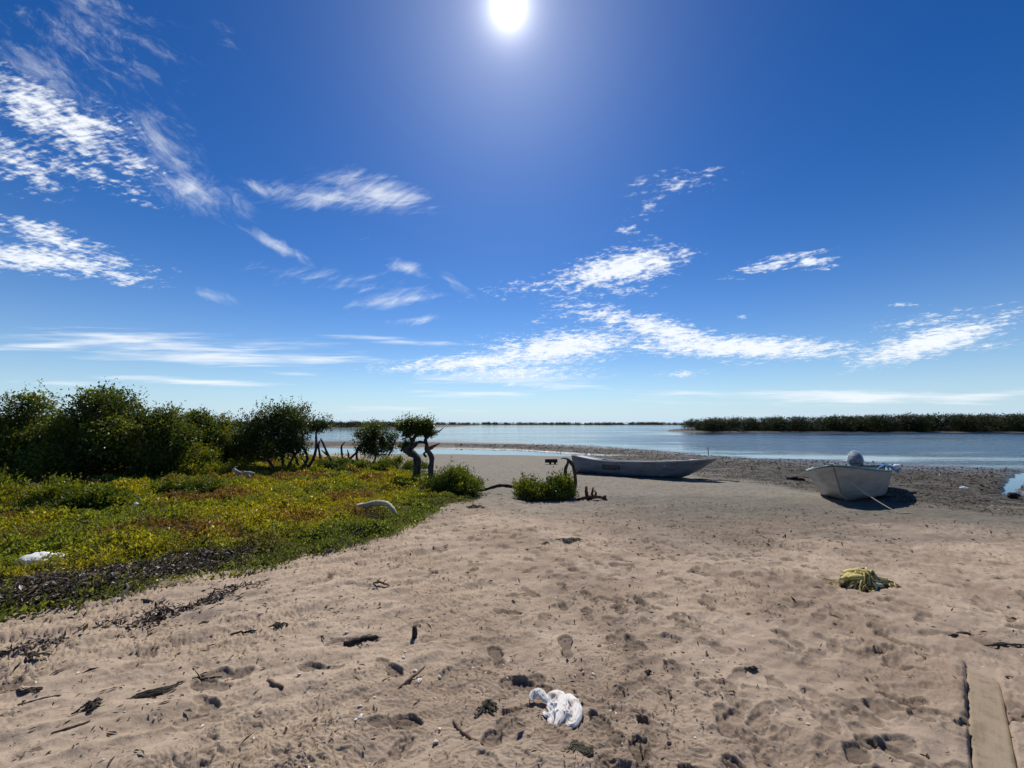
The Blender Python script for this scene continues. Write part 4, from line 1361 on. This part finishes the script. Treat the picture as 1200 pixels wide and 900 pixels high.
def beach_wood():
    # pale arched log over the green edge
    p0 = at(412, 607); p1 = at(467, 609); s = p0.y / 470.0
    W = lambda px, py, dd=0.: Vector(((px - 439) * s, dd, (608 - py) * s))
    c = p0.lerp(p1, .5); c.z = float(base_h(np.array([c.x]), np.array([c.y]))[0]) + .10
    pts = curve([W(409, 604), W(416, 598.5), W(428, 596, .03), W(440, 594, .04), W(452, 594.5, .0), W(460, 599, -.08), W(467, 605, -.16)], 24)
    mb = MB(); mb.tube(pts, lerp_list([.02, .045, .05, .055, .045, .038, .02], len(pts)), 10, .12, 3)
    tag(mb.obj('driftwood_log', M['pale_wood'], None, True, c), 'pale arched driftwood log on the edge of the green carpet', 'driftwood')
    p = at(284, 566); s = p.y / 470.0
    W = lambda px, py, dd=0.: Vector(((px - 284) * s, dd, (566 - py) * s))
    mb = MB()
    for k, (q, r) in enumerate(([[(272, 553), (280, 558), (288, 557), (297, 558)], .05], [[(280, 558), (274, 562), (270, 567)], .04], [[(288, 558), (292, 563), (290, 568)], .035], [[(276, 555), (274, 552), (278, 550)], .022])):
        pts = curve([W(a, b, .05 * math.sin(k + i)) for i, (a, b) in enumerate(q)], 12); mb.tube(pts, lerp_list([r, r * .85, r * .5], len(pts)), 8, .2, k)
    tag(mb.obj('driftwood_branch', M['grey_wood'], None, True, p), 'silver-grey forked driftwood branch among the shrubs below the crooked tree', 'driftwood')
    # fallen limb lying between the two low shrubs
    p = at(560, 578); s = p.y / 470.
    W = lambda px, py, dd=0.: Vector(((px - 560) * s, dd, (580 - py) * s))
    mb = MB(); pts = curve([W(545, 575), W(562, 576.5), W(572, 575), (W(585, 571.5)), W(600, 573), W(615, 575), W(628, 580)], 26); mb.tube(pts, lerp_list([.03, .045, .04, .045, .05, .05, .04], len(pts)), 8, .2, 4)
    pts = curve([W(612, 574), W(618, 571), W(622, 577)], 8); mb.tube(pts, [.04] * (len(pts) - 1) + [.02], 7, .2, 8)
    tag(mb.obj('fallen_limb', M['dark_wood'], None, True, p), 'dark crooked fallen limb on the sand between the two low shrubs', 'driftwood')
    # dead snag rising from the lone shrub
    p = at(668, 582); s = p.y / 470.
    W = lambda px, py, dd=0.: Vector(((px - 668) * s, dd, (582 - py) * s))
    mb = MB()
    for k, (q, r) in enumerate(([[(668, 584), (664, 566), (663, 552), (666, 543), (665, 538)], .045], [[(670, 584), (674, 566), (673, 553), (671, 544), (666, 539)], .05], [[(666, 539), (661, 538), (658, 539)], .02], [[(671, 546), (668, 543), (667, 539)], .03], [[(674, 556), (678, 553), (679, 551)], .025])):
        pts = curve([W(a, b, .03 * math.sin(k * 2 + i)) for i, (a, b) in enumerate(q)], 14); mb.tube(pts, lerp_list([r, r * .9, r * .45], len(pts)), 7, .25, 20 + k)
    tag(mb.obj('dead_snag', M['bark'], None, True, p), 'grey dead forked snag rising from the lone shrub beside the old boat', 'dead branch')
    # rooty stump to its right
    p = at(694, 585); s = p.y / 470.
    W = lambda px, py, dd=0.: Vector(((px - 694) * s, dd, (586 - py) * s))
    mb = MB()
    for k, (q, r) in enumerate(([[(690, 587), (688, 578), (687, 570)], .05], [[(692, 586), (694, 578), (695, 571)], .035], [[(678, 586), (688, 582), (700, 582), (708, 584), (713, 589)], .05], [[(694, 584), (698, 578), (697, 575)], .03], [[(704, 583), (709, 581), (710, 584)], .03])):
        pts = curve([W(a, b, .05 * math.sin(k + i * 2)) for i, (a, b) in enumerate(q)], 12); mb.tube(pts, lerp_list([r, r * .9, r * .5], len(pts)), 7, .25, 40 + k)
    tag(mb.obj('dead_stump', M['redbark'], None, True, p), 'brown dead rooty stump with two upright prongs on the sand', 'stump')
    # driftwood by the white skiff
    stick(922, 561.5, 943, 563.5, .07, 'dark_wood', 'dark driftwood log lying left of the white skiff', 'driftwood_log', 'driftwood', seed=2)
    p = at(646, 544); mb = MB(); mb.box((0, 0, .16), (.60, .10, .17), .05); mb.box((-.05, 0, .04), (.10, .08, .10)); mb.box((.18, 0, .04), (.10, .08, .10))
    tag(mb.obj('dark_timber', M['dark_wood'], None, False, p), 'short dark squared timber on the pale sand left of the old boat', 'timber')
    # foreground pieces
    stick(404, 757, 443, 748, .022, 'dark_wood', 'thick blackened stick on the sand, left of centre', seed=3)
    stick(531, 847, 566, 874, .0085, 'brown_wood', 'thin curved brown stick nearest the camera, left of the white rag', bow=-.10, seed=4)
    stick(468, 813, 497, 788, .010, 'brown_wood', 'pale split stick lying among shells in the foreground', seed=5, rise=.03)
    stick(437, 690, 456, 690, .010, 'redbark', 'small reddish crossed twig standing on the sand', 'crossed_twig', 'twig', seed=6, forks=4, lift=.02)
    p = at(485, 749); mb = MB(); mb.tube([(0, 0, -.03), (.004, 0, .02), (.0, .0, .075)], [.018, .02, .016], 9, .15, 2); tag(mb.obj('wooden_peg', M['dark_wood'], None, True, p), 'short dark wooden peg standing upright in the sand', 'peg')
    stick(143, 706, 178, 716, .010, 'brown_wood', 'bare curled root lying at the foot of the leaf drift', 'curled_root', 'root', bow=.2, seed=7)
    p = at(146, 704); mb = MB(); pts = curve([(0, 0, 0), (-.02, 0, .05), (.012, .01, .09), (.0, .0, .14)], 12); mb.tube(pts, lerp_list([.012, .01, .005], len(pts)), 7, .15, 3); tag(mb.obj('curved_twig', M['grey_wood'], None, True, p), 'pale curved twig standing up out of the leaf drift edge', 'twig')
    stick(182, 655, 206, 646, .012, 'pale_wood', 'pale bare twig in the dead-leaf drift below the green carpet', seed=8)
    stick(314, 806, 330, 816, .014, 'brown_wood', 'short brown wood chip on the rutted sand at left', 'wood_chip', 'wood chip', seed=9)
    stick(225, 796, 260, 792, .006, 'dark_wood', 'two-pronged dark twig at the end of the black seaweed strand', seed=10, forks=1)
    stick(60, 865, 105, 853, .006, 'brown_wood', 'slender twig in the lower left corner of the sand', seed=11)
    stick(20, 640 + 190, 70, 822, .007, 'brown_wood', 'long thin twig on the sand at the left edge', seed=12)
    stick(270, 742, 300, 741, .008, 'dark_wood', 'dark wavy twig on the ridged sand under the clump of weed', seed=13, bow=.08)
    stick(1012, 692, 1040, 690, .006, 'dark_wood', 'thin dark twig under the yellow net heap', seed=14)
    stick(990, 736, 1012, 731, .008, 'dark_wood', 'short dark twig below and right of the yellow net', seed=15) if False else None


beach_wood()


def weeds():
    dk = [(.020, .015, .012), (.032, .024, .018), (.05, .038, .028)]
    gr = [(.05, .045, .03), (.08, .07, .045), (.035, .032, .02)]
    T = lambda px, py, w, dd, h, n, lab, seed, pal=dk, rad=.004, rz=0.: tangle('seaweed_clump', at(px, py), w, dd, h, n, pal, lab, 'seaweed', seed, rad, 'weed', rz)
    T(106, 835, .11, .08, .025, 60, 'round black seaweed clump at the lower left', 21)
    T(172, 814, .36, .085, .016, 75, 'long black seaweed strand on the sand at lower left', 22, dk, .0032, .75)
    T(327, 739, .11, .08, .022, 50, 'small dark seaweed clump with a trailing wisp, on the rutted sand', 23)
    T(667, 633, .30, .16, .022, 90, 'flat dark oval patch of seaweed in the middle of the beach', 24, gr)
    T(556, 595, .42, .22, .06, 90, 'dark twiggy wrack heap on the sand before the low shrubs', 25, gr)
    T(640, 637, .10, .08, .02, 30, 'tiny weed clump left of the flat oval seaweed patch', 26, gr)
    T(572, 834, .13, .10, .022, 60, 'grey wisp of weed on the sand left of the white rag', 27, gr, .003)
    T(680, 884, .13, .07, .006, 70, 'blackish weed smear at the bottom edge, right of the white rag', 28, gr, .003)
    T(40, 775, .16, .05, .014, 34, 'dark seaweed wisp on the sand by the left edge', 29)
    T(30, 812, .15, .05, .012, 30, 'lower dark seaweed wisp on the sand by the left edge', 30)
    T(880, 783, .10, .03, .010, 40, 'thin dark weed streak between footprints on the right', 31)
    T(760, 789, .05, .03, .010, 40, 'small dark weed fleck between footprints in mid foreground', 32)
    T(1130, 741, .22, .035, .008, 44, 'dark weed streak just above the sandy plank', 33)
    T(1180, 757, .25, .03, .008, 44, 'dark weed streak at the right edge, above the sandy plank', 34)


weeds()


def shells():
    S = [(487, 787, .020, 'white oyster shell at the tip of the split stick'), (491, 803, .026, 'larger white oyster shell beside the split stick'), (406, 745, .018, 'white shell by the blackened stick'),
         (473, 774, .018, 'long pale shell right of the blackened stick'), (515, 794, .017, 'pale shell with dark rim right of the split stick'), (422, 851, .022, 'grey shell in the foreground left of the curved stick'),
         (422, 837, .016, 'broken white shell above the grey one in the foreground'), (510, 873, .018, 'upright pale shell left of the curved stick'), (350, 798, .013, 'small white shell on the rutted sand at left'), (455, 664, .014, 'small white shell beyond the reddish twig')]
    for i, (px, py, r, lab) in enumerate(S):
        p = at(px, py); mb = MB(); rg = random.Random(i); nu, nv = 14, 6
        for j in range(nv + 1):
            t = j / nv
            for k in range(nu):
                a = 2 * PI * k / nu; w = 1 + .16 * math.sin(a * 3 + i) + .07 * math.sin(a * 7)
                mb.v.append((math.cos(a) * r * 1.0 * t * w, math.sin(a) * r * .6 * t * w, r * .36 * (1 - t ** 2) + .003 * math.sin(t * 14)))
        for j in range(nv):
            for k in range(nu): a = j * nu + k; c = j * nu + (k + 1) % nu; mb.f.append((a, c, c + nu, a + nu))
        o = mb.obj('bleached_seashell', M['shell'], None, True, (p.x, p.y, p.z + .002), (rg.uniform(-.3, .3), rg.uniform(-.3, .3), rg.uniform(0, 6)))
        s2 = o.modifiers.new('thick', 'SOLIDIFY'); s2.thickness = .003
        tag(o, lab, 'shell', 'shells in the foreground sand')


shells()


def plank():
    (x0, y0), (x1, y1) = PL0, PL1
    mx, my = (x0 + x1) / 2, (y0 + y1) / 2; a = math.atan2(y1 - y0, x1 - x0) - PI / 2
    L = math.hypot(x1 - x0, y1 - y0); nx, ny = 14, 60; mb = MB(); W = .152
    for j in range(ny + 1):
        for i in range(nx + 1):
            u = (i / nx - .5) * W; v = (j / ny - .5) * L
            e = .006 * float(perlin(np.array([v * 9]), np.array([1.7 if u > 0 else 4.1]))[0])
            z = .002 * float(fbm(np.array([u * 40]), np.array([v * 7]), 2)[0]) - (.012 if i in (0, nx) else 0) - .035 * max(0, (j / ny - .60) / .40) ** 1.5
            mb.v.append((u + (e if i in (0, nx) else 0), v, z))
    for j in range(ny):
        for i in range(nx): q = j * (nx + 1) + i; mb.f.append((q, q + 1, q + nx + 2, q + nx + 1))
    o = mb.obj('buried_plank', M['plank'], None, True, (mx, my, float(base_h(np.array([mx]), np.array([my]))[0]) + .002), (0, 0, a))
    s2 = o.modifiers.new('thick', 'SOLIDIFY'); s2.thickness = .02; s2.offset = -1
    tag(o, 'sand-dusted flat plank sunk in the sand at the lower right corner', 'plank')


plank()


def posts():
    p = at(830, 532); mb = MB(); mb.tube([(0, 0, -.3), (.01, 0, .2), (0, 0, .42)], [.026, .024, .02], 8, .1, 1); mb.tube([(-.05, 0, .40), (.06, 0, .41)], .02, 7, .1, 2)
    tag(mb.obj('mooring_post', M['dark_wood'], None, True, p), 'thin dark post standing in the shallows above the mud flat', 'post')


posts()

# ------------------------------------------------------------------ camera, sun, sky
cam = bpy.data.cameras.new('camera'); co = bpy.data.objects.new('camera', cam); COL.objects.link(co)
cam.sensor_width = 36; cam.lens = 36 * F; cam.clip_start = .05; cam.clip_end = 20000
co.location = CAM; co.rotation_euler = (PI / 2 + PITCH, 0, 0)
SC.camera = co

sa, sb, sc_ = ray(596, 8)
SUN = Vector((sa, sb, sc_)).normalized()
SUN_EL = math.asin(SUN.z); SUN_AZ = math.atan2(SUN.x, SUN.y)
sl = bpy.data.lights.new('sun', 'SUN'); sl.energy = 4.6; sl.angle = R(.55); sl.color = (1.0, .95, .87)
so = bpy.data.objects.new('sun', sl); COL.objects.link(so); so.rotation_euler = (-SUN).to_track_quat('-Z', 'Y').to_euler(); so.location = SUN * 50


def build_world():
    w = bpy.data.worlds.new('World'); SC.world = w; w.use_nodes = True
    t = w.node_tree; t.nodes.clear()
    m = Mat.__new__(Mat); m.t = t
    out = t.nodes.new('ShaderNodeOutputWorld'); bg = t.nodes.new('ShaderNodeBackground'); t.links.new(bg.outputs[0], out.inputs[0])
    tc = t.nodes.new('ShaderNodeTexCoord'); G = tc.outputs['Generated']
    sky = t.nodes.new('ShaderNodeTexSky'); sky.sky_type = 'NISHITA'; sky.sun_disc = False
    sky.sun_elevation = SUN_EL; sky.sun_rotation = SUN_AZ; sky.air_density = 1.0; sky.dust_density = .25; sky.ozone_density = 2.2; sky.altitude = 0
    gm = t.nodes.new('ShaderNodeGamma'); gm.inputs[1].default_value = SKY_GAM; pre = t.nodes.new('ShaderNodeVectorMath'); pre.operation = 'SCALE'; pre.inputs['Scale'].default_value = .075; t.links.new(sky.outputs[0], pre.inputs[0]); t.links.new(pre.outputs[0], gm.inputs[0])
    hs = t.nodes.new('ShaderNodeHueSaturation'); hs.inputs['Saturation'].default_value = SKY_SAT; hs.inputs['Value'].default_value = SKY_VAL; hs.inputs['Hue'].default_value = SKY_HUE
    t.links.new(gm.outputs[0], hs.inputs['Color'])
    nrm = t.nodes.new('ShaderNodeVectorMath'); nrm.operation = 'NORMALIZE'; t.links.new(G, nrm.inputs[0])
    sep = t.nodes.new('ShaderNodeSeparateXYZ'); t.links.new(nrm.outputs[0], sep.inputs[0])
    dx, dy, dz = (X(t, sep.outputs[i]) for i in range(3))
    ys = dy.max(.02)
    u = dx / ys; v = dz / ys
    uv = t.nodes.new('ShaderNodeCombineXYZ'); t.links.new(u.o, uv.inputs[0]); t.links.new(v.o, uv.inputs[1]); UV = uv.outputs[0]
    zs = dz.max(.0) + .035                                   # the cloud layer seen from below
    cp = t.nodes.new('ShaderNodeCombineXYZ'); t.links.new((dx / zs).o, cp.inputs[0]); t.links.new((dy / zs).o, cp.inputs[1]); CP = cp.outputs[0]

    def puv(px, py):
        a, b, c = ray(px, py); return a / b, c / b

    def patches(L, acc=None):
        for (cx, cy, a, b, rot, g) in L:
            cu, cv = puv(cx, cy)
            k = (1 / ray(cx, cy)[1]) / 470.0
            mp = t.nodes.new('ShaderNodeMapping'); mp.vector_type = 'TEXTURE'; t.links.new(UV, mp.inputs[0])
            mp.inputs['Location'].default_value = (cu, cv, 0); mp.inputs['Rotation'].default_value = (0, 0, R(rot)); mp.inputs['Scale'].default_value = (a * k * 1.5, b * k * 1.5, 1)
            ln = t.nodes.new('ShaderNodeVectorMath'); ln.operation = 'LENGTH'; t.links.new(mp.outputs[0], ln.inputs[0])
            e = X(t, ln.outputs['Value']).map(1.15, 0.0, 0.0, g, False)
            acc = e if acc is None else acc.max(e)
        return acc
    A = [(75, 142, 115, 34, -30, 1.0), (20, 190, 60, 26, -25, .8), (95, 195, 80, 18, -20, .62), (150, 222, 60, 12, -22, .5),
         (60, 278, 75, 13, -18, 1.0), (45, 303, 110, 15, -6, 1.1), (120, 318, 65, 9, -12, .75), (150, 330, 32, 5, -4, .7),
         (800, 213, 56, 15, 10, .56), (762, 240, 26, 14, 35, .5), (735, 268, 20, 14, 45, .42),
         (728, 315, 68, 18, 12, 1.3), (700, 322, 50, 22, 25, .8), (640, 332, 75, 12, 10, .55), (742, 292, 34, 12, 25, .55), (735, 340, 40, 8, 0, .55),
         (720, 372, 70, 13, -12, .9), (790, 392, 80, 15, -16, 1.2), (870, 407, 125, 12, -1, 1.35), (655, 372, 40, 6, 8, .45),
         (655, 408, 90, 18, 8, 1.25), (560, 424, 100, 10, 4, 1.15), (600, 436, 90, 12, 0, .95), (600, 398, 60, 9, 6, .5),
         (912, 308, 55, 8, 14, .85), (950, 307, 28, 9, 0, .9), (1090, 376, 66, 10, 8, .62), (1090, 401, 85, 15, 14, 1.3), (1150, 385, 40, 12, 12, .8), (1180, 370, 60, 14, 10, .5), (1160, 405, 60, 5, 6, .55),
         (800, 438, 30, 5, 4, .7), (870, 371, 10, 3, 0, .6), (1060, 357, 30, 3, -3, .45), (610, 450, 60, 5, -4, .6)]
    B = [(390, 231, 90, 16, -4, 1.0), (440, 224, 60, 19, -14, 1.0), (310, 222, 45, 8, -20, .8), (225, 222, 62, 22, -24, .9), (205, 195, 26, 14, -45, .7), (180, 165, 60, 40, -50, .62),
         (110, 40, 110, 60, -25, .56), (265, 45, 16, 45, 25, .32), (325, 288, 46, 7, -28, .85), (465, 351, 50, 11, 10, .95), (488, 374, 30, 6, 4, .8), (380, 325, 110, 15, -6, .55), (480, 315, 26, 8, -14, .75), (532, 333, 28, 7, -40, .6),
         (246, 346, 36, 7, -12, .72), (430, 281, 22, 6, 0, .35), (60, 90, 90, 60, -30, .5)]
    Cc = [(150, 400, 190, 13, -2, .9), (260, 419, 150, 9, -1, 1.1), (60, 405, 120, 9, 2, .8), (210, 446, 110, 4, -3, 1.1), (80, 450, 60, 3, -2, .8), (1000, 466, 190, 8, 0, 1.1), (1150, 463, 130, 5, 3, .9), (560, 462, 90, 4, -1, .9), (600, 444, 110, 13, 0, .8), (800, 461, 110, 4, -2, .7),
          (470, 400, 70, 4, -4, .8), (420, 412, 50, 3, 0, .5), (450, 480, 130, 5, 0, .6), (930, 490, 300, 6, 0, .35), (360, 440, 60, 4, -4, .6), (660, 455, 60, 6, 0, .7)]

    def fin(D, n, k, lo, hi, op):
        return (D + (n - .5) * k).map(lo, hi) * op * D.map(.02, .30)
    wv = m.noise(m.mapping(UV, (9, 9, 1)), 1., 3, .6)
    # dappled cells of altocumulus, sized on the cloud layer
    n1 = m.noise(CP, 10, 6, .58, .5); n2 = m.noise(CP, 30, 3, .55, .3); na = n1 * .6 + n2 * .4
    nuv = m.noise(m.rs(UV, R(-9), (26, 80, 1)), 1., 4, .6)
    na = na * .62 + nuv * .38
    na = na.map(.34, .66, 0., 1., False)
    a = fin(patches(A), na, 1.3, .30, 1.12, .97)
    # combed cirrus
    w1 = m.noise(m.rs(UV, R(34), (5.5, 13, 1)), 1., 9, .66, 1.3); w2 = m.noise(m.rs(UV, R(42), (15, 36, 1)), 1., 6, .7, .8)
    v1 = m.noise(m.rs(UV, R(-10), (6, 21, 1)), 1., 8, .64, 1.0); v2 = m.noise(m.rs(UV, R(-28), (14, 60, 1)), 1., 6, .68, .5)
    B2 = [q for q in B if q[0] > 270 and q[4] > -20]; B1 = [q for q in B if q not in B2]
    b = fin(patches(B1), w1 * .6 + w2 * .4, 2.5, .22, 1.6, .85).max(fin(patches(B2), v1 * .6 + v2 * .4, 2.6, .25, 1.5, .88))
    # flat streaks near the horizon
    s1 = m.noise(m.mapping(UV, (4, 60, 1), (0, 0, R(-2))), 1., 7, .62, .4)
    c = fin(patches(Cc), s1, 2.2, .25, 1.2, .82)
    al = a.max(b).max(c) * dz.map(.0, .03)
    # the sun and its white aureole
    dt = t.nodes.new('ShaderNodeVectorMath'); dt.operation = 'DOT_PRODUCT'; t.links.new(nrm.outputs[0], dt.inputs[0]); dt.inputs[1].default_value = SUN
    ang = X(t, dt.outputs['Value']).f('ARCCOSINE') * (180 / PI)
    disc = ang.map(1.8, .5) * 22.
    au = (ang * -.95)._m('EXPONENT') * 46.0 + (ang * -.30)._m('EXPONENT') * 3.0 + (ang * -.08)._m('EXPONENT') * .22
    glow = disc + au
    mul = t.nodes.new('ShaderNodeVectorMath'); mul.operation = 'SCALE'; t.links.new(hs.outputs[0], mul.inputs[0]); mul.inputs['Scale'].default_value = SKY_MUL
    gl = t.nodes.new('ShaderNodeVectorMath'); gl.operation = 'SCALE'; gl.inputs[0].default_value = (1, .97, .95); t.links.new(glow.o, gl.inputs['Scale'])
    # low haze whitens the last degrees over the water
    hz = (dz.max(0.) * -9.)._m('EXPONENT')
    skb = m.mix(1.0, mul.outputs[0], (.86, 1.0, 1.14), 'MULTIPLY')
    skyc = m.mix(hz * HAZE_AMT, skb, HAZE_COL)
    ccol = m.mix(al, skyc, CLOUD)
    add = t.nodes.new('ShaderNodeVectorMath'); add.operation = 'ADD'; t.links.new(ccol, add.inputs[0]); t.links.new(gl.outputs[0], add.inputs[1])
    t.links.new(add.outputs[0], bg.inputs[0]); bg.inputs[1].default_value = SKY_STR
    w.cycles.sampling_method = 'MANUAL'; w.cycles.sample_map_resolution = 512


SKY_STR = .07
SKY_SAT, SKY_VAL, SKY_HUE = 1.25, 1.0, .503
SKY_GAM, SKY_MUL = 1.35, 18.0
CLOUD = (12.6, 13.2, 13.9); HAZE_COL = (7.4, 9.9, 12.8); HAZE_AMT = .9
build_world()

SC.view_settings.view_transform = 'Standard'; SC.view_settings.look = 'None'; SC.view_settings.exposure = 0.12; SC.view_settings.gamma = 1
SC.view_settings.use_curve_mapping = False
SC.cycles.use_denoising = True; SC.cycles.max_bounces = 8; SC.cycles.transparent_max_bounces = 8
SC.cycles.diffuse_bounces = 3; SC.cycles.glossy_bounces = 3; SC.cycles.transmission_bounces = 4
SC.cycles.sample_clamp_indirect = 6
